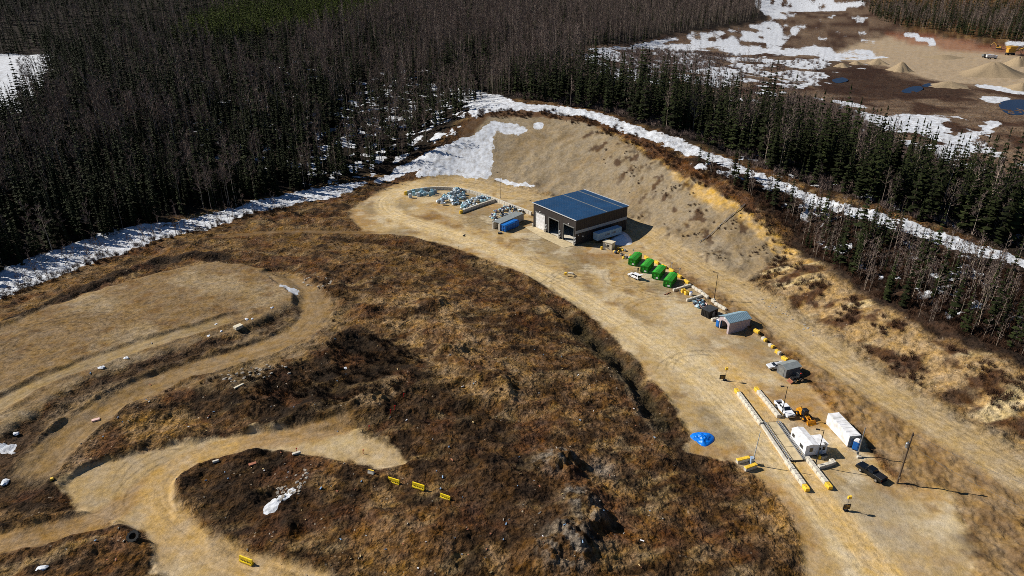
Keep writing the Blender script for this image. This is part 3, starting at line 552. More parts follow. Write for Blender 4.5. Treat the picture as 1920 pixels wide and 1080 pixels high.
def joined(tr, cr, nm):
    if tr is None: return cr
    bm = bmesh.new(); bm.from_mesh(tr); nt_ = len(bm.faces); bm.from_mesh(cr); bm.faces.ensure_lookup_table()
    for f in bm.faces[nt_:]: f.material_index = 1
    me = bpy.data.meshes.new(nm); bm.to_mesh(me); bm.free(); me.materials.append(tr.materials[0]); me.materials.append(cr.materials[0]); return me
def scatter(name, kind, P, rot, sc, pick, label=None, cat=None):
    """one object of many plants: instances on points"""
    me = bpy.data.meshes.new(name); me.from_pydata([tuple(p) for p in P], [], []); o = link(name, me)
    for nm, ty, v in (('turn', 'FLOAT', rot), ('size', 'FLOAT', sc), ('pick', 'INT', pick)):
        a = me.attributes.new(nm, ty, 'POINT'); a.data.foreach_set('value', np.asarray(v, np.float32 if ty == 'FLOAT' else np.int32))
    ng = bpy.data.node_groups.new(name, 'GeometryNodeTree'); ng.interface.new_socket('Geometry', in_out='INPUT', socket_type='NodeSocketGeometry'); ng.interface.new_socket('Geometry', in_out='OUTPUT', socket_type='NodeSocketGeometry')
    N = ng.nodes.new; gi, go = N('NodeGroupInput'), N('NodeGroupOutput'); ip = N('GeometryNodeInstanceOnPoints'); jn = N('GeometryNodeJoinGeometry')
    for i, (tr, cr, h) in enumerate(PROTO[kind]):
        po = bpy.data.objects.get('source_%s_%d' % (kind, i))
        if not po: po = bpy.data.objects.new('source_%s_%d' % (kind, i), joined(tr, cr, 'source_'+kind))
        oi = N('GeometryNodeObjectInfo'); oi.inputs['Object'].default_value = po; oi.inputs['As Instance'].default_value = True; ng.links.new(oi.outputs['Geometry'], jn.inputs[0])
    def na(nm, ty): q = N('GeometryNodeInputNamedAttribute'); q.data_type = ty; q.inputs['Name'].default_value = nm; return q.outputs[0]
    ng.links.new(gi.outputs[0], ip.inputs['Points']); ng.links.new(jn.outputs[0], ip.inputs['Instance']); ip.inputs['Pick Instance'].default_value = True
    ng.links.new(na('pick', 'INT'), ip.inputs['Instance Index']); cx = N('ShaderNodeCombineXYZ'); ng.links.new(na('turn', 'FLOAT'), cx.inputs[2]); ng.links.new(cx.outputs[0], ip.inputs['Rotation'])
    ng.links.new(na('size', 'FLOAT'), ip.inputs['Scale']); ng.links.new(ip.outputs[0], go.inputs[0])
    md = o.modifiers.new('plants', 'NODES'); md.node_group = ng; o['kind'] = 'stuff'
    if label: o['label'] = label
    return o

# areas where trees stand (pixel outlines on the ground)
AR = {
 'left': G((-300,660),(-150,575),(0,511),(150,456),(260,428),(390,397),(520,369),(640,341),(720,310),(790,280),(850,232),(885,196),(935,178),(1000,190),(1090,196),(1100,130),(1085,105),(1100,90),(1250,65),(1420,38),(1432,-10),(1440,-70),(-300,-70)),
 'belt': G((960,182),(1050,196),(1140,211),(1230,242),(1330,278),(1430,316),(1530,352),(1630,388),(1730,418),(1830,450),(2000,500),(2100,470),(1920,385),(1790,350),(1640,295),(1500,255),(1400,215),(1260,178),(1150,160),(1090,130),(1040,130)),
 'bench': G((1300,302),(1400,345),(1500,380),(1600,417),(1700,450),(1800,482),(2000,545),(2150,650),(2150,745),(1930,675),(1800,628),(1700,585),(1600,535),(1520,480),(1490,440),(1420,382),(1340,328)),
 'right': G((1645,38),(1700,52),(1760,60),(1840,72),(1930,80),(2150,100),(2150,-72),(1590,-72),(1610,-10)),
 'lake': G((-500,104),(-100,101),(70,101),(98,105),(84,150),(20,215),(-100,265),(-500,265)),
 'flatbush': G((1140,135),(1170,95),(1290,75),(1400,55),(1440,60),(1400,90),(1350,120),(1240,150)),
 'flathaze': G((1110,110),(1200,84),(1440,48),(1480,90),(1560,95),(1540,160),(1430,180),(1250,165)),
 'flatbush2': G((1490,75),(1480,45),(1530,30),(1620,20),(1650,42),(1640,78),(1560,85)),
 'flatedge': G((1430,190),(1500,180),(1600,210),(1640,240),(1740,295),(1840,330),(1930,345),(1930,395),(1780,350),(1640,300),(1500,255),(1420,220)),
 'bank': G((1410,490),(1490,478),(1520,520),(1600,560),(1750,640),(1930,715),(1930,780),(1800,760),(1690,710),(1600,640),(1540,590),(1440,530)),
 'rim': G((880,212),(1050,208),(1160,236),(1310,312),(1420,380),(1490,470),(1520,520),(1480,480),(1400,400),(1290,336),(1150,258),(1040,224),(900,220)),
 'debris': G((390,722),(470,700),(560,685),(680,622),(780,660),(800,700),(740,745),(620,770),(480,765)),
 'mound': G((560,450),(740,455),(960,545),(1070,620),(1160,710),(1220,810),(1330,900),(1430,970),(1480,1080),(700,1080),(600,1000),(800,850),(650,770),(500,780),(250,830),(300,740),(560,640),(620,560)),
 'slope': G((1120,260),(1200,295),(1300,345),(1400,405),(1470,480),(1400,515),(1300,470),(1190,415),(1140,340)),
 'strip': G((0,545),(120,505),(220,470),(330,436),(450,405),(540,388),(540,395),(430,418),(330,450),(220,485),(110,525),(0,565)),
 'green': G((320,82),(350,50),(430,20),(520,-10),(640,-40),(760,-40),(750,10),(690,42),(580,62),(450,78)),
}
TUFTZ = G((-60,560),(130,500),(330,445),(560,430),(740,445),(960,535),(1075,605),(1170,690),(1240,800),(1330,880),(1440,960),(1500,1100),(-60,1100))
def inside(nm, x, y): return sd_poly(x, y, AR[nm]) > 0
def candidates(sp, rmin, rmax, half=56):
    X = np.arange(-rmax, rmax, sp); Y = np.arange(0, rmax, sp); gx, gy = np.meshgrid(X, Y); gx = gx.ravel(); gy = gy.ravel()
    gx = gx+rng.uniform(-.75, .75, gx.shape)*sp; gy = gy+rng.uniform(-.75, .75, gy.shape)*sp; d = np.hypot(gx, gy)
    k = (d >= rmin) & (d < rmax) & (np.abs(np.arctan2(gx, gy)) < R_(half)); return gx[k], gy[k]
TREES = {'spruce': [], 'birch': [], 'sapling': [], 'pine': []}; BUSH = []; GBUSH = []; DBUSH = []
def plant():
    for sp, r0, r1 in ((2.6, 100, 330), (3.2, 330, 480), (4.5, 480, 760), (6., 760, 1150), (9., 1150, 1900)):
        x, y = candidates(sp, r0, r1); big = fbm(x, y, 60, 3, 400); clump = fbm(x, y, 14, 3, 410); u = rng.random(len(x)); d = np.hypot(x, y)
        L = inside('left', x, y) & ~inside('lake', x, y) & ~((sd_poly(x, y, AR_GAP) > 0) & ((clump < -.1)|(u > .9))); B = inside('belt', x, y); Rr = inside('right', x, y); BE = inside('bench', x, y); GR = inside('green', x, y)
        z = base_h(x, y); px, py, w = project(np.c_[x, y, z]); vis = (px > -130) & (px < 2050) & (py > -130) & (py < 1100)
        pb = np.clip(.06+.8*big+.8*clump+.75*sstep(450, 900, px)*sstep(260, 40, py)-.2*sstep(300, 420, py), .03, .85)
        for nm, k in (('pine', L & GR), ('birch', L & ~GR & (u < pb)), ('spruce', L & ~GR & (u >= pb) & (clump > -.24))):
            for i in np.where(k & vis)[0]: TREES[nm].append((x[i], y[i], 'left'))
        k = B & vis & (clump > -.2); uu = rng.random(len(x))
        for i in np.where(k)[0]:
            if uu[i] < .72: TREES['spruce' if u[i] < .84 else 'birch'].append((x[i], y[i], 'belt'))
        for i in np.where(Rr & vis)[0]: TREES['spruce' if u[i] < .6 else 'birch'].append((x[i], y[i], 'right'))
        dens = BE & vis
        for i in np.where(dens)[0]:
            if clump[i] > -.12 and u[i] < .5: TREES['spruce'].append((x[i], y[i], 'bench'))
            elif u[i] < .93: TREES['sapling'].append((x[i], y[i], 'bench'))
    for nm, spc, pr, n in (('flatbush', 2.8, .55, 0), ('flathaze', 3.6, .2, 0), ('strip', 1.6, .55, 1), ('debris', 1.1, .5, 1), ('slope', 1.3, .7, 1), ('mound', 2.2, .6, 1), ('flatbush2', 2.2, .95, 0), ('flatedge', 2.2, .9, 0), ('bank', 1.4, .8, 1), ('rim', 1.4, .75, 1), ('bench', 1.3, .8, 1), ('belt', 2.2, .6, 0)):
        x, y = candidates(spc, 100, 700, 46); k = inside(nm, x, y) & (rng.random(len(x)) < pr); c = fbm(x, y, 9, 3, 430)
        if nm in ('bank', 'rim'): k &= c > -.02
        if nm == 'mound': k &= (c > .2) & (smoothness(x, y) < .1)
        if nm == 'debris': k &= c > -.1
        if nm == 'slope': k &= (c+.5*fbm(x, y, 3.5, 2, 432)) > .34
        if nm in ('flatbush', 'flatbush2'): k &= c > -.25
        for i in np.where(k)[0]: (DBUSH if nm == 'debris' else BUSH if n else GBUSH).append((x[i], y[i], {'debris': .8, 'mound': .5, 'slope': .6}.get(nm, 1.) if n else 1.7))
        if nm.startswith('flat'):
            for i in np.where(k)[0][::(3 if nm == 'flatedge' else 5)]: TREES['sapling'].append((x[i], y[i], 'flats'))
    x, y = candidates(2.4, 150, 420, 46); k = inside('strip', x, y) & (rng.random(len(x)) < .7)
    for i in np.where(k)[0]: TREES['sapling'].append((x[i], y[i], 'strip'))
    LB = {'left': 'in the forest behind the snow bank', 'belt': 'between the snowy cut line and flats', 'bench': 'in the stand above the gravel bank', 'right': 'behind the gravel pit', 'flats': 'among the bushes on the snowy flats', 'strip': 'on the lower snow bank edge'}
    KD = {'spruce': ('spruce_tree', 'dark green narrow spruce', 'dark spruces'), 'birch': ('birch_tree', 'bare pale trunked birch', 'bare birches'), 'sapling': ('bare_sapling', 'thin leafless sapling', 'thin bare saplings'), 'pine': ('young_pine', 'yellow green young pine', 'young pines')}
    for kind, lst in TREES.items():
        if not lst: continue
        A = np.array([(a, b) for a, b, _ in lst]); Z = height(A[:, 0], A[:, 1]); ar = [c for _, _, c in lst]; n = len(A); np_ = len(PROTO[kind])
        pick = rng.integers(0, np_, n); rot = rng.uniform(0, 6.28, n); sc = np.clip(rng.normal(.98, .27, n), .42, 1.5)
        sc *= np.where(rng.random(n) < .1, 1.3, 1.)
        sc *= np.array([{'left': .84, 'bench': .66, 'flats': .8, 'strip': .55, 'belt': 1.08}.get(c, 1.) for c in ar]) if kind == 'spruce' else np.array([{'strip': .85, 'flats': .75}.get(c, 1.) for c in ar])
        hts = np.array([PROTO[kind][i][2] for i in pick])*sc; px, py, w = project(np.c_[A, Z]); _, pt, _ = project(np.c_[A, Z+hts]); size = hts/w*((px > 5) & (px < 1915) & (pt < 1075) & (py > 10))
        order = np.argsort(-size); top = order[:300 if n > 300 else n]; rest = order[300:]
        nm, lb, gp = KD[kind]; q1 = np.quantile(hts[top], [.33, .67])
        for i in top:
            tr, cr, h = PROTO[kind][pick[i]]; sz = 'short' if hts[i] < q1[0] else 'tall' if hts[i] > q1[1] else 'medium tall'
            ln = ('%s %s %s' % (sz, lb, LB[ar[i]]))
            t = thing(nm, ln, 'tree', (A[i, 0], A[i, 1], Z[i]), rot[i], '%s %s %s' % (sz, gp, LB[ar[i]])); s_ = sc[i]; t.scale = (s_, s_, s_)
            link('trunk', tr, t); link('crown', cr, t)
        if len(rest): scatter({'spruce': 'spruce_forest', 'birch': 'birch_forest', 'sapling': 'sapling_thicket', 'pine': 'pine_forest'}[kind], kind, np.c_[A[rest], Z[rest]], rot[rest], sc[rest], pick[rest], 'mass of %ss filling the wood' % lb)
        print('TREES', kind, n)
    A = np.array(GBUSH); scatter('grey_brush', 'greybush', np.c_[A[:, :2], height(A[:, 0], A[:, 1])], rng.uniform(0, 6.28, len(A)), A[:, 2]*rng.uniform(.5, 1.25, len(A)), rng.integers(0, 3, len(A)), 'grey leafless thickets on the snowy flats')
    A = np.array(DBUSH); scatter('brush_debris', 'darkbush', np.c_[A[:, :2], height(A[:, 0], A[:, 1])], rng.uniform(0, 6.28, len(A)), A[:, 2]*rng.uniform(.5, 1.25, len(A)), rng.integers(0, 3, len(A)), 'blackened brush and slash heaped across the mound')
    A = np.array(BUSH); Z = height(A[:, 0], A[:, 1]); n = len(A)
    scatter('brush', 'bush', np.c_[A[:, :2], Z], rng.uniform(0, 6.28, n), A[:, 2]*rng.uniform(.5, 1.25, n), rng.integers(0, 3, n), 'red brown leafless brush on the banks'); print('BUSH', n)
plant()
# ---------------------------------------------------------------- materials of the built things
M = dict(
 conc=mat('concrete', (198, 191, 176), .9, var=.16, scale=1.2, bump=.3), yel=mat('yellow_paint', (232, 192, 60), .6, var=.14, scale=2, dirt=(176, 138, 40), rnd=.08), yelp=mat('yellow_plastic', (244, 214, 30), .45, var=.08, scale=2, dirt=(206, 172, 40)),
 clad=mat('charcoal_cladding', (52, 47, 46), .6, var=.12, scale=.6), band=mat('grey_band_cladding', (150, 158, 166), .5, var=.08), roof=mat('blue_metal_roof', (22, 62, 98), .42, var=.12, scale=.25, metal=.0, spec=.5), trim=mat('pale_metal_trim', (196, 198, 200), .5, var=.08),
 white=mat('white_painted_steel', (232, 232, 234), .45, var=.06, scale=.7, dirt=(196, 194, 190)), white2=mat('white_vinyl_siding', (236, 236, 238), .5, var=.05, dirt=(206, 204, 202)), dark=mat('dark_opening', (22, 22, 24), .9, var=.2), glass=mat('dark_glass', (28, 34, 42), .08, var=.05, spec=.7),
 black=mat('black_steel', (30, 30, 32), .5, var=.2), rub=mat('black_rubber', (30, 29, 28), .85, var=.2, bump=.4), galv=mat('galvanised_steel', (150, 152, 154), .45, .6, var=.15), wood=mat('weathered_pole_wood', (92, 76, 60), .85, var=.25, scale=3), lumber=mat('sawn_lumber', (196, 170, 120), .8, var=.2, scale=2),
 green=mat('green_painted_steel', (44, 160, 42), .5, var=.18, scale=.9, dirt=(58, 112, 44), rnd=.12), greend=mat('green_steel_frame', (30, 128, 32), .5, var=.15), blue=mat('blue_painted_steel', (18, 96, 176), .45, var=.15, scale=.8), bluep=mat('blue_plastic', (22, 108, 190), .5, var=.08), tarp=mat('blue_tarpaulin', (8, 120, 226), .4, var=.14, scale=1.5, bump=.5, bscale=3),
 beige=mat('beige_siding', (206, 196, 172), .7, var=.08), pink=mat('pale_mauve_cladding', (178, 164, 168), .6, var=.08), teal=mat('teal_metal_roof', (122, 148, 162), .4, var=.1), grey=mat('grey_painted_steel', (120, 122, 120), .55, var=.14), greyr=mat('grey_roofing', (132, 138, 138), .6, var=.12), paintw=mat('white_car_paint', (236, 237, 240), .22, var=.02, spec=.6), paints=mat('silver_car_paint', (206, 208, 212), .22, var=.03, spec=.6),
 paintb=mat('black_car_paint', (16, 19, 22), .2, var=.1, spec=.6), chrome=mat('bright_metal', (200, 202, 204), .3, .8, var=.05), red=mat('red_lens', (190, 24, 20), .3, var=.05), lamp=mat('clear_lens', (220, 222, 224), .2, var=.02), orange=mat('machine_yellow', (232, 156, 20), .5, var=.12, dirt=(160, 104, 24)), snow=mat('snow_heap', (214, 218, 224), .9, var=.1, bump=.5, bscale=2, spec=.1),
 gravel=mat('pale_gravel', (150, 132, 106), .95, var=.14, scale=1.2, bump=.5, bscale=5, spec=.1), rock=mat('grey_rock', (150, 142, 130), .9, var=.25, scale=1.5, bump=.5), rebar=mat('red_brown_wood', (150, 96, 70), .8, var=.25), asph=mat('scale_deck_concrete', (190, 172, 136), .85, var=.14, scale=.8), orng=mat('safety_orange', (226, 60, 24), .5, var=.08), water=mat('pit_water', (18, 30, 56), .25, var=.3, spec=.06), gold=mat('gold_paint', (196, 150, 60), .5, var=.2))
def fract(pts):  # world frame from three pixel corners: B origin, C along x
    B, C_, A = pts; v = C_-B; rz = math.atan2(v.y, v.x); L = math.hypot(v.x, v.y); a = A-B; W_ = -v.y/L*a.x+v.x/L*a.y; return B, rz, L, W_
# ---- main building
def recycling_building():
    B, rz, L, Wd = fract(ats((1078.5,460),(1173.5,430.5),(998,425))); H = 9.4; print('BLDG', L, Wd)
    B.z = 0.02; t = thing('recycling_building', 'large charcoal warehouse with blue metal roof and three tall roller doors', 'building', B, rz)
    w = MB(); D = [(.04, .275), (.385, .615), (.715, .945)]; dh = 6.3; th = .35; ys = [0]+[v*Wd for d in D for v in d]+[Wd]
    for i in range(0, 8, 2): w.box((th/2, (ys[i]+ys[i+1])/2, dh/2), (th, ys[i+1]-ys[i], dh))
    w.box((th/2, Wd/2, (dh+H)/2), (th, Wd, H-dh)); w.box((L-th/2, Wd/2, H/2), (th, Wd, H)); w.box((L/2, th/2, H/2), (L-2*th, th, H)); w.box((L/2, Wd-th/2, H/2), (L-2*th, th, H))
    for k in range(int(L/.9)): w.box((.5+k*.9, -.02, H/2), (.06, .04, H))
    w.build('wall', M['clad'], t)
    MB().box((L/2, Wd/2, .02), (L-.8, Wd-.8, .1)).build('floor_slab', M['conc'], t)
    b = MB().box((L/2, -.05, H*.52), (L+.02, .06, 1.15)); b.build('wall_band', M['band'], t)
    r = MB(); r.poly([(-.35, -.35, H), (L+.35, -.35, H), (L+.35, Wd+.35, H), (-.35, Wd+.35, H), (-.35, -.35, H+.3), (L+.35, -.35, H+.3), (L+.35, Wd+.35, H+.9), (-.35, Wd+.35, H+.9)][:0] or [(0, 0, 0)], []) if False else None
    r.box((L/2, Wd/2, H+.14), (L+.7, Wd+.7, .28)) if r else None
    r = MB().box((L/2, Wd/2, H+.14), (L+.7, Wd+.7, .28))
    for k in range(int((L+.5)/.75)): r.box((-.2+k*.75, Wd/2, H+.3), (.05, Wd+.6, .05))
    ro = r.build('roof', M['roof'], t)
    for f in (.575, .885): MB().box((L*f, Wd/2, H+.38), (.24, Wd+.7, .12)).build('roof_seam', M['grey'], ro)
    MB().box((L+.36, Wd/2, H+.2), (.14, Wd+.74, .44)).box((-.36, Wd/2, H+.2), (.1, Wd+.74, .3)).build('roof_edge', M['trim'], ro)
    for i, (a, c) in enumerate(D):
        a, c = a*Wd, c*Wd; f = MB().box((-.05, a-.1, dh/2), (.12, .22, dh)).box((-.05, c+.1, dh/2), (.12, .22, dh)).box((-.06, (a+c)/2, dh+.12), (.14, c-a+.42, .26))
        if i == 2:
            d = MB()
            for k in range(12): d.box((.12, (a+c)/2, dh*(k+.5)/12), (.1, c-a, dh/12-.05))
            d.box((.2, (a+c)/2, dh/2), (.04, c-a, dh)); o = d.build('roller_door', M['white'], t, 'white closed roller door')
        else:
            d = MB().tube((.75, a, dh-.2), (.75, c, dh-.2), .38, n=12); o = d.build('roller_door', M['galv'], t, 'roller door rolled up, opening dark')
        f.build('door_frame', M['grey'], o)
        lv = MB().use(M['black']).box((-.06, a-.75, 1.9), (.1, .95, 3.2)).use(M['trim'])
        for k in range(5): lv.box((-.13, a-.75, .8+k*.55), (.08, .95, .16))
        lv.build('striped_guard_panel', None, t)
        MB().cham((-.55, a-.5, .6), (.5, .5, 1.2)).cham((-.55, a-1.1, .5), (.4, .4, 1.)).build('door_bollard', M['conc'], t)
    MB().cham((-.55, Wd-.3, .6), (.5, .5, 1.2)).build('door_bollard', M['conc'], t)
    for y in (Wd*.83, Wd*.16): MB().box((-.2, y, dh+.8), (.3, .35, .25)).build('wall_lamp', M['white'], t)
    for x in (1.2, 3.4): MB().box((x, -.15, 3.6 if x < 2 else 2.7), (.4, .25, .45)).build('wall_lamp', M['white'], t)
    a = MB().poly([(-5.2, Wd*.02, .06), (-.05, -.3, .06), (-.05, Wd+.3, .06), (-3.6, Wd+1, .06), (-5., Wd*.6, .06)], [(0, 1, 2, 3, 4)]); o = a.build('pavement', M['asph']); o.location = B; o.rotation_euler = (0, 0, rz); tag(o, kind='structure')
    def loc(x, y, z=0): return B+Matrix.Rotation(rz, 3, 'Z')@Vector((x, y, z))
    # white box trailer in the shade of the side wall, blue shade put into its paint
    tr = thing('box_trailer', 'white box trailer with painted blue shade, parked in the shade along the warehouse side wall', 'trailer', loc(13.5, -2.6), rz)
    MB().box((0, 0, 2.45), (12.2, 2.5, 2.7)).build('body', mat('white_trailer_blue_shade', (150, 182, 204), .5, var=.08), tr)
    for s in (-1, 1):
        for x in (-4.6, -3.4): MB().tube((x, s*.95, .5), (x, s*1.24, .5), .5, n=12).build('wheel', M['rub'], tr)
    MB().box((4.4, -.7, .55), (.2, .2, 1.1)).box((4.4, .7, .55), (.2, .2, 1.1)).build('landing_leg', M['black'], tr); MB().box((0, 0, 1.0), (11.6, 1.2, .24)).build('chassis', M['black'], tr)
    lt = MB()
    for k in range(9):
        if k != 4: lt.box((-2+k*.62, -1.262, 2.6), (.4, .02, .75)).box((-2+k*.62+.12, -1.266, 2.6), (.12, .02, .3))
    lt.build('lettering', M['grey'], tr)
    # shaded snow heap
    heap('snow_pile', 'big snow pile ploughed up behind the beige hut in the warehouse shade', 'snow pile', [(1141,452),(1160,436),(1172,434),(1186,447),(1187,458),(1173,461),(1156,460)], 1.5, M['snow'], nz=.25)
def heap(name, lab, cat, pts, h, m, n=26, nz=.35, group=None, sharp=1., wr=0.):
    g = G(*pts); g = smooth_poly(g, 5); c = g.mean(0); z0 = gz(*c); vs = []; fs = []; N = len(g)
    for k in range(n//2+1):
        t = 1-k/(n//2)
        for i in range(N):
            p = c+(g[i]-c)*t; e = (1-t) ** .8 if sharp < 1 else 1-t**1.6; q = vnoise(np.array([p[0]/1.7]), np.array([p[1]/1.7]), 9)[0]+.5*vnoise(np.array([p[0]/.6]), np.array([p[1]/.6]), 19)[0]-wr*abs(vnoise(np.array([p[0]/.9]), np.array([p[1]/.35]), 29)[0])
            zz = max(gz(*p) if k == 0 else -9, z0-.25 if k == 0 else -9) if k == 0 else z0
            vs.append((p[0]-c[0], p[1]-c[1], zz-z0-.1+h*e*(1+nz*q)))
    for k in range(n//2):
        for i in range(N): j = (i+1) % N; fs.append((k*N+i, k*N+j, (k+1)*N+j, (k+1)*N+i))
    b = MB().poly(vs, fs); o = b.build(name, m, smooth=True); o.location = (c[0], c[1], z0); return tag(o, lab, cat, group)
recycling_building()

# ---- concrete blocks in rows
BLK = {}
def blk(mats, d):
    key = (mats, d)
    if key not in BLK:
        b = MB().use(M[mats[0]])
        if len(mats) == 1 or mats[1] == mats[0]: b.cham((0, 0, d[2]/2), d, .05)
        else: b.cham((-d[0]*.21, 0, d[2]/2), (d[0]*.58, d[1], d[2]), .04).use(M[mats[1]]).cham((d[0]*.29, 0, d[2]/2), (d[0]*.42, d[1]+.01, d[2]+.01), .04)
        b.use(M['black']).box((0, 0, d[2]+.02), (.22, .06, .05)); BLK[key] = b.mesh('concrete_block')
    return BLK[key]
def row(pts, lab, d=(1.5, .75, .8), gap=.05, first=None, last=None, first_lab=None, z=None, name='concrete_block', m='conc', layers=1, grp=None):
    pl = smooth_line(G(*pts), 8) if len(pts) > 2 else G(*pts); seg = np.hypot(*np.diff(pl, axis=0).T); cum = np.r_[0, seg.cumsum()]; tot = cum[-1]; n = max(1, int(round(tot/(d[0]+gap)))); st = tot/n
    for k in range(n):
        p = [np.array([np.interp(s, cum, pl[:, i]) for i in (0, 1)]) for s in (k*st, (k+1)*st)]; c = (p[0]+p[1])/2; a = math.atan2(*(p[1]-p[0])[::-1]); zz = gz(*c)-.04 if z is None else z
        mm = (first,) if first and k == 0 else (last,) if last and k == n-1 else (m,)
        for ly in range(layers):
            o = link(name, blk(mm, (round(st-gap, 2), d[1], d[2]))); o.location = (c[0], c[1], zz+ly*d[2]); o.rotation_euler = (0, 0, a+rng.normal(0, .012))
            yl = mm[0] != m; tag(o, (first_lab or 'yellow painted end block of the row: '+lab) if yl else lab, 'concrete block', None if yl else (grp or 'blocks: '+lab))
row([(759,366),(766,363),(783,359),(811,356),(838,356),(867,359),(895,366),(923,375),(951,386),(976,395),(997,404)], 'pale concrete block of the curved wall behind the bale yard', (1.6, .75, 1.5), first='yel', first_lab='yellow end block of the curved wall behind the bales')
row([(862,401),(928,378)], 'grey concrete block of the straight divider beside the loose bale pile', (1.6, .75, 1.3), first='yel', first_lab='yellow end block of the divider wall beside the bale pile')
row([(1262,546),(1295,536)], 'concrete block of the short wall beside the last green bin', (1.6, .7, .8)); row([(1298,538),(1328,560)], 'concrete block of the low wall behind the yellow totes', (1.6, .7, .9)); row([(1287,565),(1316,556)], 'concrete block of the short wall beside the wood scrap pile', (1.6, .7, .8)); row([(1334,565),(1361,584)], 'concrete block of the low wall behind the black dumpster', (1.6, .7, .9))
row([(1334,602),(1346,599)], 'concrete block between the black dumpster and the blue toilet', (1.5, .8, .8))
LW = (1.5, .9, .9)
row([(1379,733),(1427,798)], 'block of the upper weighbridge wall on the gate side', LW, first='yel', first_lab='yellow end block of the upper weighbridge wall on the gate side')
row([(1416,730),(1460,784)], 'block of the upper weighbridge wall beside the white pickup', LW, first='yel', first_lab='yellow end block of the upper weighbridge wall on the pickup side')
row([(1474,867),(1514,923)], 'block of the lower weighbridge wall on the road side', LW, last='yel', first_lab='yellow end block of the lower weighbridge wall on the road side')
row([(1512,861),(1557,919)], 'block of the lower weighbridge wall below the white office', LW, last='yel', first_lab='yellow end block of the lower weighbridge wall below the office')
YB = ['all yellow block nearest the mauve shelter', 'second yellow and grey block down from the mauve shelter', 'middle block of the five yellow and grey ones', 'grey block with one yellow end, fourth from the mauve shelter', 'all yellow block behind the silver car']
for (a, b), mm, lb in zip((((1414,624),(1422,628)), ((1428,635),(1437,641)), ((1441,647),(1451,653)), ((1453,659),(1464,666)), ((1465,671),(1477,678))), (('yel',), ('conc', 'yel'), ('conc', 'yel'), ('yel', 'conc'), ('yel',)), YB):
    p, q = G(a, b); o = link('painted_block', blk(mm, (1.7, .8, .85))); o.location = (*((p+q)/2), gz(*((p+q)/2))-.03); o.rotation_euler = (0, 0, math.atan2(*(q-p)[::-1])); tag(o, lb, 'concrete block', 'yellow marked blocks below the mauve shelter')
YG = ['yellow stop block behind the first green bin', 'yellow stop block between the first and second green bins', 'yellow stop block behind the second green bin', 'yellow stop block behind the third green bin', 'yellow stop block behind the fourth green bin', 'last yellow stop block past the fourth green bin']
for c, lb in zip(((1212,485.5),(1231,494),(1245,501.5),(1259,509.5),(1273,520),(1287,530.5)), YG):
    p = at(*c); o = link('stop_block', blk(('yel',), (2.3, .7, .95))); o.location = p; o.rotation_euler = (0, 0, head((1212,485),(1287,530))); tag(o, lb, 'stop block', 'yellow stop blocks behind the green bins')
for k, (a, b, lb) in enumerate((((1381,868),(1404,863),'yellow topped block behind the raised gate arm post'), ((1396,884),(1417,877),'yellow topped block in front of the raised gate arm post'))):
    p, q = G(a, b); L = np.hypot(*(q-p)); o = MB().use(M['conc']).cham((0, 0, .35), (L, .8, .7), .05).use(M['yel']).cham((0, 0, .79), (L+.02, .82, .18), .05).build('gate_block'); o.location = (*((p+q)/2), gz(*p)); o.rotation_euler = (0, 0, math.atan2(*(q-p)[::-1])); tag(o, lb, 'concrete block')

# ---- weighbridge deck with rails
def weighbridge():
    a, b, c, d = ats((1428,799),(1460,788),(1513,862),(1474,868)); o = (a+d)/2; v = ((d-a)+(c-b))/2; rz = math.atan2(v.y, v.x); L = math.hypot(v.x, v.y); n = Vector((-v.y, v.x))/L; w = abs((b-a).xy.dot(n)); org = a.lerp(b, .5); print('SCALE', L, w)
    t = thing('weighbridge', 'long concrete truck scale deck with steel side rails beside the white office', 'truck scale', (org.x, org.y, .02), rz)
    dk = MB()
    for k in range(3): dk.box((L*(k+.5)/3, 0, .1), (L/3-.12, w-1.7, .24))
    dk.build('deck', M['asph'], t); MB().box((L/2, -(w/2-.05), .22), (L, .55, .5)).box((L/2, (w/2-.2), .2), (L, .4, .45)).build('deck_kerb', M['conc'], t)
    for s in (-1, 1):
        r = MB(); y = s*(w/2-.75)
        for z in (.55, .95): r.tube((0, y, z), (L, y, z), .06, n=6)
        r.box((L/2, y-.25*s, .3), (L, .14, .3)); r.box((L/2, y+.3*s, .3), (L, .12, .26))
        for k in range(15): r.tube((L*k/14, y, 0), (L*k/14, y, .98), .05, n=6)
        r.build('side_rail', M['galv'], t)
    MB().box((L/3, 0, .1), (.1, w-1.6, .25)).box((2*L/3, 0, .1), (.1, w-1.6, .25)).box((-.03, 0, .11), (.1, w-1.6, .25)).box((L+.03, 0, .11), (.1, w-1.6, .25)).build('expansion_joint', M['black'], t)
weighbridge()

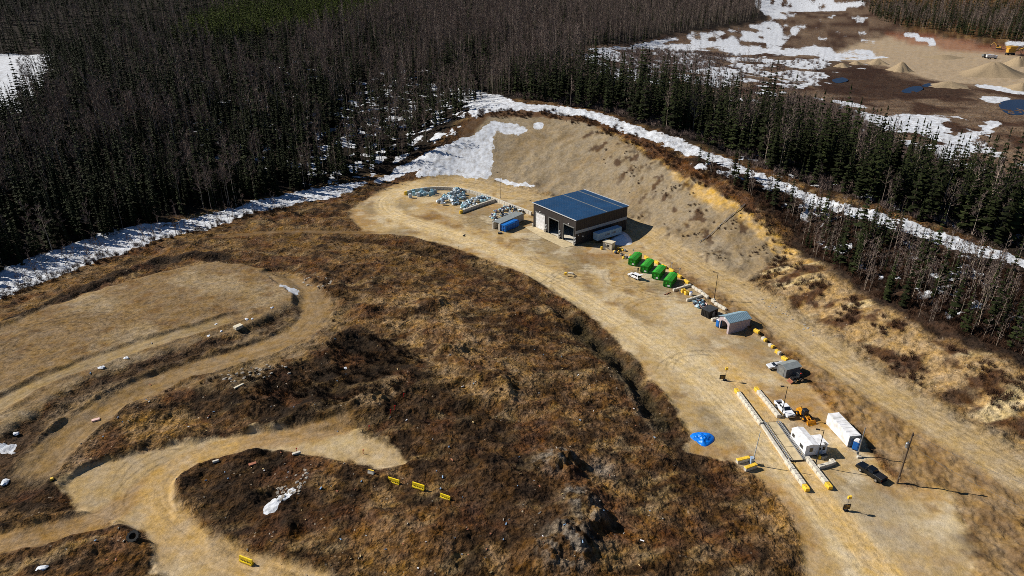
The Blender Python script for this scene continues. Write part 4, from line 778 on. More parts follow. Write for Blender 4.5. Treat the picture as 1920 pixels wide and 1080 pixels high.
# ---- green roll-off bins
def green_bin():
    t = thing('roll_off_bin', 'green roll-off bin', 'waste bin', (0, 0, 0), 0, 'green roll-off bins in a row'); L, w, h = 6.4, 2.45, 2.15   # local: x to the rear, front face at x=0
    b = MB().use(M['green']).box((L/2, 0, .2+h/2), (L, w, h)).use(M['greend'])
    for k in range(9):
        for s in (-1, 1): b.box((.1+k*(L-.2)/8, s*(w/2+.05), .2+h/2), (.12, .1, h))
    b.box((L/2, w/2+.06, .2+h), (L+.1, .14, .16)).box((L/2, -w/2-.06, .2+h), (L+.1, .14, .16)).box((L/2, 0, .12), (L-.2, 1.2, .2)); b.build('body', None, t)
    l = MB(); l.prism([(-w/2-.04, .28+h), (w/2+.04, .28+h), (.35, .62+h), (-.35, .62+h)], -.06, L+.06, 'x')
    for k in range(1, 6): l.box((L*k/6, 0, .63+h), (.08, .8, .05))
    l.build('lid', M['green'], t)
    d = MB().use(M['greend'])
    for y in (-w/2+.08, 0, w/2-.08): d.box((-.07, y, .2+h/2), (.1, .14, h))
    for z in (.35, .2+h*.5, .15+h): d.box((-.075, 0, z), (.09, w-.3, .12))
    d.build('tail_gate', None, t)
    MB().box((-.14, -.5, .75), (.03, .75, .5)).build('number_plate', M['white'], t)
    for y in (-.6, .6): MB().tube((L-.5, y-.1, .17), (L-.5, y+.1, .17), .17, n=10).build('roller', M['black'], t)
    return t
GL = ['green peaked-lid bin nearest the warehouse, first of four', 'second green peaked-lid bin from the warehouse, rusty lid', 'third green peaked-lid bin from the warehouse', 'green peaked-lid bin farthest from the warehouse, beside short block wall']
_g0 = None
for (a, b), lb in zip((((1177.5,497.5),(1191,499)), ((1200,511),(1214,512.5)), ((1221.5,523.5),(1236,525)), ((1242.7,538),(1258,540))), GL):
    P, Q = ats(a, b); c = (P+Q)/2; rz = head((1191,499),(1202.5,486.5))
    if _g0 is None: _g0 = green_bin(); _g0.location = c; _g0.rotation_euler = (0, 0, rz); _g0['label'] = lb
    else: dup(_g0, c, rz, lb)

# ---- vehicles (x forward)
def wheels(t, xs, y, r, w=.26):
    for x in xs:
        for s in (-1, 1):
            o = MB().tube((x, s*(y-w/2), r), (x, s*(y+w/2), r), r, n=16).build('wheel', M['rub'], t); MB().tube((x, s*(y+w/2-.02), r), (x, s*(y+w/2+.015), r), r*.6, n=12).build('rim', M['chrome'], o)
def cabin(t, b, tp, paint, label=None, pillars=True):
    g = MB().frust(b, tp); c = g.build('cabin', paint, t); x0, x1, y0, y1, z0 = b; X0, X1, Y0, Y1, z1 = tp
    V = [Vector(v) for v in g.v]
    def pane(i, u0, u1, v0, v1, name):
        a, b_, c_, d = [V[k] for k in i]; f = lambda u, v: (a.lerp(b_, u)).lerp(d.lerp(c_, u), v); n = (b_-a).cross(d-a).normalized()*.012
        ctr = sum(V, Vector())/8
        if (f(.5, .5)-ctr).dot(n) < 0: n = -n
        MB().quad(f(u0, v0)+n, f(u1, v0)+n, f(u1, v1)+n, f(u0, v1)+n).build(name, M['glass'], t)
    pane((1, 2, 6, 5), .06, .94, .1, .92, 'windshield'); pane((3, 0, 4, 7), .08, .92, .2, .9, 'rear_window')
    for i in ((0, 1, 5, 4), (2, 3, 7, 6)):
        pane(i, .05, .47, .15, .88, 'side_window'); pane(i, .52, .94, .15, .88, 'side_window')
def car_common(t, xf, xr, yw, zl, paint):
    for s in (-1, 1):
        MB().box((xf, s*(yw-.28), zl), (.06, .42, .18)).build('headlight', M['lamp'], t); MB().box((xr, s*(yw-.16), zl+.12), (.06, .18, .3)).build('tail_light', M['red'], t)
        MB().box((xf*.22+.35, s*(yw+.12), zl+.38), (.14, .22, .16)).build('mirror', paint, t)
def pickup(loc, rz, paint, lab, trimm, cap=False, cargo=False):
    t = thing('pickup_truck', lab, 'pickup truck', loc, rz); b = MB().use(paint)
    b.prism([(-.9, .5), (1.35, .5), (1.45, .85), (2.1, .85), (2.25, .5), (2.86, .5), (2.92, .78), (2.86, 1.08), (2.6, 1.2), (1.25, 1.3), (-.9, 1.3)], -.98, .98)
    for s in (-1, 1): b.prism([(-2.85, .6), (-2.25, .6), (-2.1, .92), (-1.4, .92), (-1.28, .52), (-.9, .52), (-.9, 1.3), (-2.85, 1.34)], s*.98-.1*s-.04, s*.98-.1*s+.1)
    b.box((-2.82, 0, .98), (.1, 1.9, .72)).use(M['black']).box((-1.88, 0, .72), (1.9, 1.72, .12)).box((0, 0, .48), (5.2, 1.5, .18)).box((2.93, 0, .62), (.06, 1.7, .2)).box((2.9, 0, .92), (.06, 1.0, .26)); b.build('body', None, t)
    MB().box((2.95, 0, .55), (.14, 1.9, .16)).box((-2.95, 0, .6), (.14, 1.9, .16)).build('bumper', trimm, t)
    cabin(t, (-.95, 1.35, -.93, .93, 1.28), (-.72, .62, -.76, .76, 1.9), paint); car_common(t, 2.9, -2.87, .98, .95, paint); wheels(t, (1.78, -1.76), .87, .4)
    if cap: MB().cham((-1.88, 0, 1.36), (1.95, 1.9, .1), .03).build('bed_cover', M['black'], t)
    if cargo: MB().use(M['red']).box((-1.2, .3, .95), (.5, .5, .3)).use(M['black']).box((-1.9, -.3, .9), (.7, .5, .25)).build('bed_cargo', None, t)
    return t
def suv(loc, rz, paint, lab, L=4.6, h=1.68, tail_up=False, name='suv', cat='suv', sedan=False):
    t = thing(name, lab, cat, loc, rz); f = L/2; b = MB().use(paint)
    b.prism([(-f, .45), (-f+.55, .4), (-f+.68, .72), (-f+1.2, .72), (-f+1.33, .38), (f-1.45, .38), (f-1.32, .72), (f-.78, .72), (f-.66, .4), (f-.03, .42), (f, .7), (f-.12, .88), (f-1.2, 1.02), (-f+.3, 1.06), (-f+.02, .95)], -.9, .9)
    b.use(M['black']).box((0, 0, .36), (L-.4, 1.6, .14)).box((f, 0, .55), (.04, 1.2, .16)); b.build('body', None, t)
    cabin(t, (-f+(.9 if sedan else .12), f-1.2, -.86, .86, 1.03), (-f+(1.45 if sedan else .45), f-2.0, -.68, .68, h), paint); car_common(t, f-.03, -f, .9, .74, paint); wheels(t, (f-1.05, -f+.94), .8, .34, .22)
    if tail_up: MB().box((-f-.25, 0, h+.2), (1.05, 1.4, .08), ry=.25).build('tailgate', paint, t, 'raised tailgate'); MB().box((-f+.1, 0, 1.1), (.1, 1.5, .9)).build('open_cargo_bay', M['dark'], t)
    else:
        if not sedan: MB().box((0, .55, h+.05), (1.9, .06, .06)).box((0, -.55, h+.05), (1.9, .06, .06)).build('roof_rail', M['black'], t)
    return t
suv(at(1189.5,520.5), head((1201,526),(1178,515.5)), M['paintw'], 'white suv with raised tailgate parked near the green bins', tail_up=True)
suv(at(1453.5,690), head((1464,688.5),(1443,691)), M['paints'], 'silver hatchback partly hidden behind the small grey shed', 4.4, 1.5, name='hatchback', cat='car')
pickup(at(1469.5,772), head((1457,758),(1484,787)), M['paintw'], 'white crew cab pickup beside the upper weighbridge wall', M['chrome'], cargo=True)
pickup(at(1632,891), head((1651,902),(1613,877)), M['paintb'], 'black crew cab pickup parked below the white container', M['black'], cap=True)
def loader(loc, rz, lab):
    t = thing('wheel_loader', lab, 'loader', loc, rz); y = M['orange']
    MB().use(y).box((-1.1, 0, 1.05), (1.9, 1.3, .75), taper=.9).use(M['black']).box((-.9, 0, .62), (1.6, .9, .3)).build('engine_hood', None, t)
    MB().use(M['black']).frust((-.35, .75, -.6, .6, 1.0), (-.25, .65, -.52, .52, 2.2)).use(M['glass']).box((.22, 0, 1.75), (.95, 1.16, .6)).build('cab', None, t); MB().cham((.2, 0, 2.26), (1.2, 1.25, .14), .04).build('cab_roof', M['black'], t)
    MB().use(y).box((1.05, 0, .8), (.9, .8, .6)).build('front_frame', None, t)
    for s in (-1, 1): MB().tube((.9, s*.4, 1.25), (2.5, s*.4, .55), .1, n=6).tube((1.0, s*.3, .8), (2.0, s*.35, .85), .06, n=6).build('lift_arm', y, t)
    MB().prism([(2.45, .9), (2.5, .15), (3.25, .1), (2.75, .3), (2.62, .95)], -1.05, 1.05).poly([(2.5, -1.05, .15), (3.25, -1.05, .1), (2.6, -1.05, .95)], [(0, 1, 2)]).poly([(2.5, 1.05, .15), (3.25, 1.05, .1), (2.6, 1.05, .95)], [(0, 1, 2)]).build('bucket', y, t)
    for x in (-1.15, 1.1):
        for s in (-1, 1): o = MB().tube((x, s*.62, .55), (x, s*1.0, .55), .55, n=14).build('wheel', M['rub'], t); MB().tube((x, s*.98, .55), (x, s*1.02, .55), .28, n=10).build('rim', y, o)
    MB().tube((-1.5, .3, 1.4), (-1.5, .3, 2.0), .06, n=6).build('exhaust', M['black'], t)
    return t
loader(at(1506,782.5), head((1497,772),(1522,795)), 'yellow compact wheel loader with bucket lowered, beside the white pickup')
def tractor(loc, rz, lab):
    t = thing('tractor', lab, 'tractor', loc, rz); MB().use(M['black']).box((.85, 0, .95), (1.5, .7, .6), taper=.9).box((0, 0, .65), (2.2, .5, .35)).build('hood', None, t)
    MB().use(M['black']).frust((-.75, .2, -.6, .6, .8), (-.65, .1, -.52, .52, 2.15)).use(M['glass']).box((-.27, 0, 1.6), (.9, 1.14, .7)).build('cab', None, t); MB().cham((-.27, 0, 2.2), (1.15, 1.25, .14), .04).build('cab_roof', M['black'], t)
    MB().box((-.3, .35, 2.33), (.2, .2, .2)).build('beacon', M['orng'], t)
    for x, r, w in ((-.55, .68, .4), (1.15, .45, .3)):
        for s in (-1, 1): o = MB().tube((x, s*(.8-w/2), r), (x, s*(.8+w/2), r), r, n=16).build('wheel', M['rub'], t); MB().tube((x, s*(.8+w/2-.02), r), (x, s*(.8+w/2+.02), r), r*.5, n=10).build('rim', M['chrome'], o)
    for s in (-1, 1): MB().tube((.6, s*.45, 1.1), (2.0, s*.45, .5), .07, n=6).build('loader_arm', M['black'], t)
    MB().prism([(1.95, .75), (2.0, .15), (2.6, .1), (2.1, .25)], -.8, .8).build('bucket', M['rebar'], t)
tractor(at(1495,714), head((1503,712),(1480,717)), 'small black tractor with front bucket beside the grey shed')

# ---- huts, office, containers
def frame3(a, b, c): return fract(ats(a, b, c))   # origin corner, corner along x, corner along y
def win(t, x, y, z, w, h, ax, name='window'):
    d = (w, .06, h) if ax == 'x' else (.06, w, h); f = (w+.16, .05, h+.16) if ax == 'x' else (.05, w+.16, h+.16); o = MB().box((x, y, z), d).build(name, M['glass'], t); MB().box((x, y+.0, z), (f[0], f[1]*.9, f[2])).build('window_frame', M['trim'], o)
def office():
    B, rz, L, Wd = frame3((1507.5,857),(1549.5,852.5),(1491,829)); Wd = 5.9; L = 4.9; print('OFFICE', L, Wd); w1 = 2.55; h = 2.75
    t = thing('site_office', 'white l-shaped portable office beside the weighbridge', 'site office', B, rz)
    MB().box((w1/2, Wd/2, .25+h/2), (w1, Wd, h)).box((w1+(L-w1)/2, 1.6, .2+(h-.2)/2), (L-w1, 3.1, h-.2)).build('wall', M['white2'], t)
    r = MB().prism([(-.12, h+.25), (w1+.12, h+.25), (w1/2, h+.5)], -.12, Wd+.12, 'x') if False else MB()
    r.poly([(-.12, -.12, h+.25), (w1+.12, -.12, h+.25), (w1+.12, Wd+.12, h+.25), (-.12, Wd+.12, h+.25), (w1/2, -.12, h+.48), (w1/2, Wd+.12, h+.48)], [(0, 1, 4), (3, 5, 2), (0, 4, 5, 3), (1, 2, 5, 4), (0, 3, 2, 1)])
    r.box((w1+(L-w1)/2+.07, 1.6, h+.06), (L-w1+.1, 3.3, .12)); r.build('roof', M['white2'], t)
    MB().box((L/2-.1, 1.6, .12), (L-.5, 2.8, .24)).box((w1/2, Wd/2, .14), (w1-.3, Wd-.3, .26)).build('skid_base', M['black'], t)
    win(t, w1*.5, -.02, 1.75, .7, 1.0, 'x'); win(t, L-.75, .03, 1.8, .6, .9, 'x'); win(t, -.02, 1.6, 1.7, 1.2, .8, 'y'); win(t, -.02, Wd-1., 1.9, .9, .8, 'y')
    o = MB().box((w1+.75, .02, 1.25), (.85, .08, 2.0)).build('door', M['trim'], t); MB().box((w1+1.1, -.05, 1.2), (.08, .08, .12)).build('handle', M['black'], o); MB().box((w1+.75, -.025, 1.8), (.4, .04, .5)).build('door_window', M['glass'], o)
    s = MB()
    for k in range(3): s.box((w1+.75, -.3-k*.3, .3-k*.1), (1.2, .3, .08))
    s.build('entry_step', M['galv'], t); MB().box((L-.6, .2, h+.2), (.5, .5, .25)).build('roof_vent', M['grey'], t)
    MB().box((-.35, 1.2, .9), (.06, 1.5, .06)).box((-.35, .45, .6), (.06, .06, .8)).box((-.35, 1.9, .6), (.06, .06, .8)).build('hand_rail', M['yel'], t)
    def loc(x, y, z=0): return B+Matrix.Rotation(rz, 3, 'Z')@Vector((x, y, z))
    q = MB().use(M['yel']).lathe([(0, 0), (.3, 0), (.32, .45), (.28, .9), (0, .9)], 12).build('yellow_drum'); q.location = loc(1.3+w1-.9, -1.0); tag(q, 'yellow drum standing at the office door', 'drum')
    for k, (x, y) in enumerate(((3.4, -1.2), (4.1, -1.0))):
        q = MB().use(M['grey']).cham((0, 0, .5), (.7, .6, .9), .05).use(M['black']).box((0, 0, .98), (.75, .65, .08)).build('waste_cart'); q.location = loc(x, y); q.rotation_euler = (0, 0, rz); tag(q, ['grey lidded cart right of the office door', 'grey lidded cart at the office corner'][k], 'cart', 'carts by the office')
    for k, (px, py, a, d) in enumerate(((1540,877,.15,(1.6,.8,.75)),(1552,873.5,.2,(1.6,.8,.75)),(1561,870,.3,(1.1,.8,.75)),(1559,866.5,.1,(1.,.7,.7)))):
        q = link('concrete_block', blk(('conc',), d)); q.location = at(px, py); q.rotation_euler = (0, 0, rz+a); tag(q, ['concrete block lying nearest the office lamp post','middle block of the loose group below the office','outer block of the loose group below the office','short block behind the loose group below the office'][k], 'concrete block', 'loose blocks below the office')
office()
def container(a, b, c, L, w, h, lab, m, end, corr=True, name='shipping_container', cat='container'):
    B, rz, l0, w0 = frame3(a, b, c); print(lab[:18], l0, w0); t = thing(name, lab, cat, B, rz)   # x along the end (width), y along the length
    bd = MB().box((w/2, L/2, .15+h/2), (w, L, h))
    if corr:
        for k in range(int(L/.5)):
            for x in (-.03, w+.03): bd.box((x, .3+k*.5, .15+h/2), (.06, .22, h-.3))
    for k in range(int(L/1.2)): bd.box((w/2, .6+k*1.2, .17+h), (w-.2, .5, .05))
    bd.build('body', m, t); MB().box((w/2, -.04, .15+h/2), (w-.16, .1, h-.16)).build('end_door', end, t)
    r = MB()
    for x in (.4, w/2-.15, w/2+.15, w-.4): r.tube((x, -.12, .2), (x, -.12, h), .035, n=6)
    r.build('locking_bar', M['galv'], t)
    for x in (.06, w-.06):
        for y in (.06, L-.06): MB().box((x, y, .15+h/2), (.16, .16, h+.06)).build('corner_post', m, t)
    return t
container((1588,838.5),(1614,834),(1560,805), 8.2, 2.6, 2.75, 'long white shipping container with dark end door beside the toilet', M['white'], M['grey'], False)
def toilet(loc, rz, lab, grp=None):
    t = thing('portable_toilet', lab, 'portable toilet', loc, rz, grp); MB().cham((0, 0, 1.12), (1.15, 1.15, 2.1), .05).build('cabin', M['bluep'], t)
    r = MB().prism([(-.6, 2.15), (.6, 2.15), (.35, 2.42), (-.35, 2.42)], -.6, .6); r.build('roof', M['white'], t)
    o = MB().box((0, -.59, 1.1), (.8, .05, 1.85)).build('door', M['blue'], t); MB().box((.3, -.63, 1.1), (.06, .05, .14)).build('handle', M['black'], o); MB().box((0, 0, .05), (1.2, 1.2, .12)).build('skid', M['black'], t)
    MB().tube((.4, .4, 2.1), (.4, .4, 2.75), .05, n=6).build('vent_pipe', M['grey'], t)
toilet(at(1603.5,841.5)+Vector((0, 0, 0)), head((1594.5,842.5),(1604,846)), 'blue portable toilet in front of the white container end')
def beige_hut():
    B, rz, L, Wd = frame3((1146.5,469.5),(1156.5,463),(1128,462)); print('HUT', L, Wd); L, Wd, h = 2.6, 3.6, 2.5; t = thing('beige_hut', 'small beige hut with one dark window at the warehouse corner', 'hut', B, rz)
    MB().box((L/2, Wd/2, h/2), (L, Wd, h)).build('wall', M['beige'], t); MB().poly([(-.15, -.15, h), (L+.15, -.15, h), (L+.15, Wd+.15, h), (-.15, Wd+.15, h), (-.15, -.15, h+.2), (L+.15, -.15, h+.12), (L+.15, Wd+.15, h+.12), (-.15, Wd+.15, h+.2)], [(0, 1, 5, 4), (1, 2, 6, 5), (2, 3, 7, 6), (3, 0, 4, 7), (4, 5, 6, 7)]).build('roof', M['beige'], t)
    win(t, -.02, Wd*.42, 1.45, .9, .9, 'y'); MB().box((-.03, Wd-.55, 1.05), (.06, .85, 2.0)).build('door', M['trim'], t)
beige_hut()
def mauve_shelter():
    B, rz, L, Wd = frame3((1365,627),(1404.5,615),(1349,613)); print('SHELTER', L, Wd); h, ap = 3.7, 4.7; t = thing('open_shelter', 'mauve steel shelter with teal ribbed roof and open arched front', 'shelter', B, rz); th = .12
    w = MB().box((L/2, th/2, h/2), (L, th, h)).box((L/2, Wd-th/2, h/2), (L, th, h)); w.prism([(0, 0), (Wd, 0), (Wd, h), (Wd/2, ap), (0, h)], L-th, L, 'x')
    y0, y1 = Wd*.16, Wd*.84; arch = [(y0+(y1-y0)*(1-math.cos(math.pi*k/10))/2, 2.2+.9*math.sin(math.pi*k/10)) for k in range(11)]; out = [(0, 0), (0, h), (Wd/2, ap), (Wd, h), (Wd, 0)]
    fr = [(0, 0), (y0, 0)]+arch+[(y1, 0), (Wd, 0), (Wd, h), (Wd/2, ap), (0, h)]
    for x in (-.001, th): w.poly([(x, a, b) for a, b in fr], [tuple(range(len(fr)))])
    w.build('wall', M['pink'], t)
    for k in range(int(L/.45)): pass
    rb = MB().box((0, 0, 0), (.01, .01, .01)) if False else MB()
    for k in range(int(L/.5)+1): rb.box((.15+k*.5, -.03, h/2), (.08, .06, h))
    rb.build('wall_rib', M['pink'], t)
    r = MB(); o = .25; sl = (ap-h)/(Wd/2)
    for s in (0, 1):
        ya, yb = (-o, Wd/2) if s == 0 else (Wd+o, Wd/2); za = h-o*sl; r.poly([(-o, ya, za+.06), (L+o, ya, za+.06), (L+o, yb, ap+.06), (-o, yb, ap+.06), (-o, ya, za-.06), (L+o, ya, za-.06), (L+o, yb, ap-.06), (-o, yb, ap-.06)], [(0, 1, 2, 3), (4, 5, 6, 7), (0, 1, 5, 4), (1, 2, 6, 5), (2, 3, 7, 6), (3, 0, 4, 7)])
        for k in range(int(L/.55)+1):
            x = k*.55-.1; r.poly([(x, ya, za+.1), (x+.1, ya, za+.1), (x+.1, yb, ap+.1), (x, yb, ap+.1), (x-.06, ya, za+.05), (x+.16, ya, za+.05), (x+.16, yb, ap+.05), (x-.06, yb, ap+.05)], [(0, 1, 2, 3), (0, 4, 7, 3), (1, 5, 6, 2), (0, 1, 5, 4)])
    r.build('roof', M['teal'], t); MB().box((-.05, Wd/2, h+.35), (.06, .7, .5)).build('gable_sign', M['white'], t)
    MB().box((L*.6, Wd*.5, .5), (2, 1.8, 1.)).build('stored_crate', M['black'], t)
    for k, f in enumerate((1.12, 1.36)):
        q = B+Matrix.Rotation(rz, 3, 'Z')@Vector((.4, Wd*f-.2, 0)); toilet(q, rz-math.pi/2, ['blue portable toilet against the mauve shelter wall', 'blue portable toilet at the outer side of the mauve shelter'][k], 'toilets beside the mauve shelter') if k == 0 else None
    q = B+Matrix.Rotation(rz, 3, 'Z')@Vector((.2, Wd+.75, 0)); c = MB().use(M['bluep']).cham((0, 0, 1.7), (1.3, 1.3, 3.4), .04).use(M['white']).box((-.67, -.2, 1.2), (.05, .7, 1.4)).build('blue_cabinet'); bpy.data.objects.remove(c)
mauve_shelter()
def grey_shed():
    B, rz, L, Wd = frame3((1472,709.5),(1499,700),(1461.5,696)); print('SHED', L, Wd); h = 2.5; t = thing('storage_shed', 'small grey shed with shallow gable roof beside the silver car', 'shed', B, rz)
    MB().prism([(0, 0), (Wd, 0), (Wd, h), (Wd/2, h+.5), (0, h)], 0, L, 'x').build('wall', mat('dark_grey_siding', (104, 106, 108), .6, var=.1), t); r = MB()
    for s in (0, 1):
        ya, yb = (-.2, Wd/2) if s == 0 else (Wd+.2, Wd/2); r.poly([(-.2, ya, h-.02), (L+.2, ya, h-.02), (L+.2, yb, h+.58), (-.2, yb, h+.58), (-.2, ya, h+.08), (L+.2, ya, h+.08), (L+.2, yb, h+.68), (-.2, yb, h+.68)], [(0, 1, 2, 3), (4, 5, 6, 7), (0, 1, 5, 4), (2, 3, 7, 6), (1, 2, 6, 5), (3, 0, 4, 7)])
    r.build('roof', M['greyr'], t); o = MB().box((-.04, Wd/2, 1.05), (.06, 1.7, 2.0)).build('door', M['grey'], t); MB().box((-.09, Wd/2+.1, 1.0), (.05, .06, .2)).build('handle', M['black'], o); rb = MB()
    for k in range(int(L/.4)): rb.box((.2+k*.4, -.015, h/2), (.05, .03, h))
    rb.build('wall_rib', M['grey'], t)
grey_shed()
def dumpster():
    B, rz, L, Wd = frame3((1328.5,598),(1345,590.5),(1317,589.5)); print('DUMP', L, Wd); h = 2.1; t = thing('covered_dumpster', 'black steel dumpster with grey door plate beside the scrap wood', 'dumpster', B, rz)
    b = MB().box((L/2, Wd/2, .1+h/2), (L, Wd, h))
    for k in range(5): b.box((L*(k+.5)/5, -.04, .1+h/2), (.1, .08, h)); b.box((-.04, Wd*(k+.5)/5, .1+h/2), (.08, .1, h))
    b.build('body', M['black'], t); l = MB().box((L/2, Wd/2, h+.16), (L+.16, Wd+.16, .12))
    for k in range(4): l.box((L*(k+.5)/4, Wd/2, h+.24), (.1, Wd, .05))
    l.build('lid', mat('dark_grey_steel', (62, 64, 66), .5, var=.15), t); MB().box((L*.5, -.1, 1.1), (1.0, .05, 1.5)).build('door', M['grey'], t)
dumpster()
def loading_bay():
    B, rz, L, Wd = frame3((937,433),(982,414),(925.5,427.5)); print('BAY', L, Wd); h = 2.7; t = thing('loading_bay', 'grey flat roofed concrete bay between the mixed scrap pile and blue bin', 'loading bay', B, rz)
    for y in (.35, Wd-.35): MB().box((L/2, y, h/2), (L, .7, h)).build('side_wall', M['conc'], t)
    MB().box((L/2+.3, Wd/2, h+.1), (L-.6, Wd+.1, .2)).build('roof', M['greyr'], t); MB().box((L-.2, Wd/2, h/2), (.4, Wd-1.5, h)).build('rear_wall', M['conc'], t)
    B2, rz2, L2, W2 = frame3((948,435.5),(984,420.5),(940.5,430.5)); print('BLUEBIN', L2, W2); L2 = min(L2, 8.2); w = 2.5; h = 2.2; t = thing('blue_roll_off_bin', 'blue covered roll-off bin beside the concrete loading bay', 'waste bin', B2, rz2)
    b = MB().box((L2/2, w/2, .2+h/2), (L2, w, h))
    for k in range(9): b.box((.15+k*(L2-.3)/8, -.05, .2+h/2), (.14, .1, h))
    b.build('body', M['blue'], t); MB().prism([(-.05, h+.2), (w+.05, h+.2), (w*.8, h+.5), (w*.2, h+.5)], -.1, L2*.68, 'x').build('lid', M['bluep'], t); MB().box((L2*.84, w/2, h+.3), (L2*.3, w*.8, .25)).build('compactor_hood', M['blue'], t)
    d = MB()
    for y in (.1, w/2, w-.1): d.box((-.06, y, .2+h/2), (.1, .14, h))
    d.box((-.07, w/2, h*.55), (.1, w-.2, .14)); d.build('end_frame', M['bluep'], t)
    q = at(932,431.5); o = link('concrete_block', blk(('conc',), (1.4, .8, .6))); o.location = at(924,437); o.rotation_euler = (0, 0, .3); bpy.data.objects.remove(o)
    o = MB().use(M['black']).cham((0, 0, .3), (1.5, 1.0, .5), .06).use(M['grey']).box((.1, 0, .6), (1.1, .8, .12), ry=.1).build('steel_skip'); o.location = at(937.5,438.3); o.rotation_euler = (0, 0, .2); tag(o, 'small dark steel skip on the gravel before the blue bin', 'skip')
    o = MB().use(M['rub']).lathe([(.25, 0), (.5, .05), (.5, .25), (.25, .3)], 12).box((.3, .2, .4), (.5, .3, .3), rz=.5).build('tyre'); o.location = at(870,442.5); tag(o, 'lone dark scrap tyre out on the open gravel yard', 'tyre')
loading_bay()
# ---------------------------------------------------------------- lamps, poles, signs
def lamp(base, h, arm, lab, m='black'):
    t = thing('lamp_post', lab, 'lamp post', at(*base), 0)
    MB().tube((0, 0, -.1), (0, 0, h), .11, .07, 8).build('pole', M[m], t); MB().cham((0, 0, .2), (.45, .45, .5), .05).build('footing', M['conc'], t)
    a = Vector(arm).normalized(); o = MB().tube((0, 0, h-.15), tuple(a*.9+Vector((0, 0, h))), .045, n=6).build('arm', M[m], t); MB().box(tuple(a*1.15+Vector((0, 0, h+.02))), (.75, .38, .16), rz=math.atan2(a.y, a.x)).build('lamp_head', M[m], t)
lamp((938,371.5), 11.5, (-1, -.2, 0), 'tall thin lamp post behind the curved block wall left of the warehouse'); lamp((1339,562), 9.2, (-1, .2, 0), 'dark lamp post on the verge behind the mauve shelter'); lamp((1465,781), 8.2, (-1, .1, 0), 'dark lamp post in front of the white pickup'); lamp((1528.5,874), 9.2, (-1, .2, 0), 'dark lamp post in front of the white office')
def utility_pole():
    P = at(1682,906.5); t = thing('utility_pole', 'tall wooden utility pole with a grey transformer on the right verge', 'utility pole', P, 0); h = 12.6
    MB().tube((0, 0, -.3), (0, 0, h), .2, .13, 8).build('pole', M['wood'], t); o = MB().lathe([(0, 0), (.3, 0), (.32, .1), (.32, 1.05), (.22, 1.18), (0, 1.2)], 12, Matrix.Translation((-.48, -.1, 9.1))).build('transformer', M['galv'], t)
    MB().tube((-.48, -.1, 10.3), (-.48, -.1, 10.6), .06, n=6).build('bushing', M['grey'], o); MB().box((-.2, 0, 9.5), (.4, .1, .12)).box((.2, 0, h-.6), (.12, .3, .3)).build('bracket', M['galv'], t); MB().box((-.02, -.22, 1.6), (.25, .04, .35)).build('tag_plate', M['chrome'], t)
    for k, (z, e, ez, lb) in enumerate(((h-.3, (1960,985), 7., 'upper thin pale wire running from the utility pole out to the right'), (9.6, (1960,1005), 3.5, 'lower thin pale wire running from the utility pole out to the right'))):
        E = at(*e); b = MB(); A = P+Vector((.2, 0, z)); Z = E+Vector((0, 0, ez)); pr = A
        for i in range(1, 21): u = i/20; q = A.lerp(Z, u)-Vector((0, 0, 3.0*4*u*(1-u)*.25)); b.tube(pr, q, .022, n=4, cap=False); pr = q
        tag(b.build('overhead_wire', M['galv']), lb, 'wire', 'wires from the utility pole')
utility_pole()
def grey_pole():
    t = thing('service_pole', 'grey wooden service pole with meter box beside the blue toilet', 'pole', at(1607.5,855.5), 0); MB().tube((0, 0, -.2), (.05, .05, 7.4), .15, .11, 8).build('pole', M['galv'], t); MB().box((-.2, -.1, 1.1), (.4, .3, .6)).build('meter_box', M['grey'], t); MB().cham((.1, -.5, .25), (.9, .5, .5), .05).build('footing', M['conc'], t)
grey_pole()
M['grey_arm'] = mat('pale_grey_arm', (176, 178, 176), .5)
def gate():
    P = at(1409,869); t = thing('barrier_gate', 'grey barrier gate with its long arm raised between two yellow topped blocks', 'barrier gate', P, 0)
    MB().cham((0, 0, .75), (.7, .7, 1.5), .06).box((0, 0, 1.55), (.8, .8, .1)).build('housing', mat('pale_blue_steel', (150, 170, 196), .5), t); o = MB(); a, b = Vector((.1, -.3, 1.1)), Vector((.55, 0, 8.2))
    for k in range(8): o.use(M['grey_arm']).tube(a.lerp(b, k/8), a.lerp(b, (k+1)/8), .13-.007*k, .123-.007*k, 6)
    o.build('arm', None, t); MB().box((.1, -.3, .6), (.4, .25, .5)).build('counterweight', M['grey'], t)
gate()
def sign(base, lab, rz, bx):
    t = thing('traffic_sign', lab, 'traffic sign', at(*base), rz); MB().tube((0, 0, 0), (0, 0, 3.6), .06, n=6).build('post', M['galv'], t); MB().box((bx, 0, .95), (1.5, .1, 1.2)).build('sign_board', M['black'], t); MB().box((0, -.05, 3.3), (.7, .35, .65)).build('signal_box', M['yel'], t)
    MB().box((bx, -.06, 1.25), (1.2, .02, .12)).box((bx, -.06, .95), (1.0, .02, .12)).box((bx, -.06, .65), (1.1, .02, .12)).build('lettering', M['gold'], t); MB().box((0, 0, .05), (.9, .7, .1)).build('base', M['black'], t)
sign((1359,712.5), 'yellow box on a post with a dark board at the upper weighbridge entry', .1, -.7); sign((1586,957), 'dark sign board with small yellow box below the lower weighbridge walls', .15, 0)
for c, lb in (((1187,478),'thin white marker post beside the first green bin'), ((1259,503),'thin white marker post on the verge behind the third green bin'), ((1274,513.5),'thin white marker post on the verge behind the fourth green bin')):
    o = MB().use(M['trim']).tube((0, 0, 0), (0, 0, 1.7), .06, n=6).box((0, 0, 1.9), (.4, .08, .5)).build('marker_post'); o.location = at(*c); tag(o, lb, 'marker post', 'white markers behind the bins')
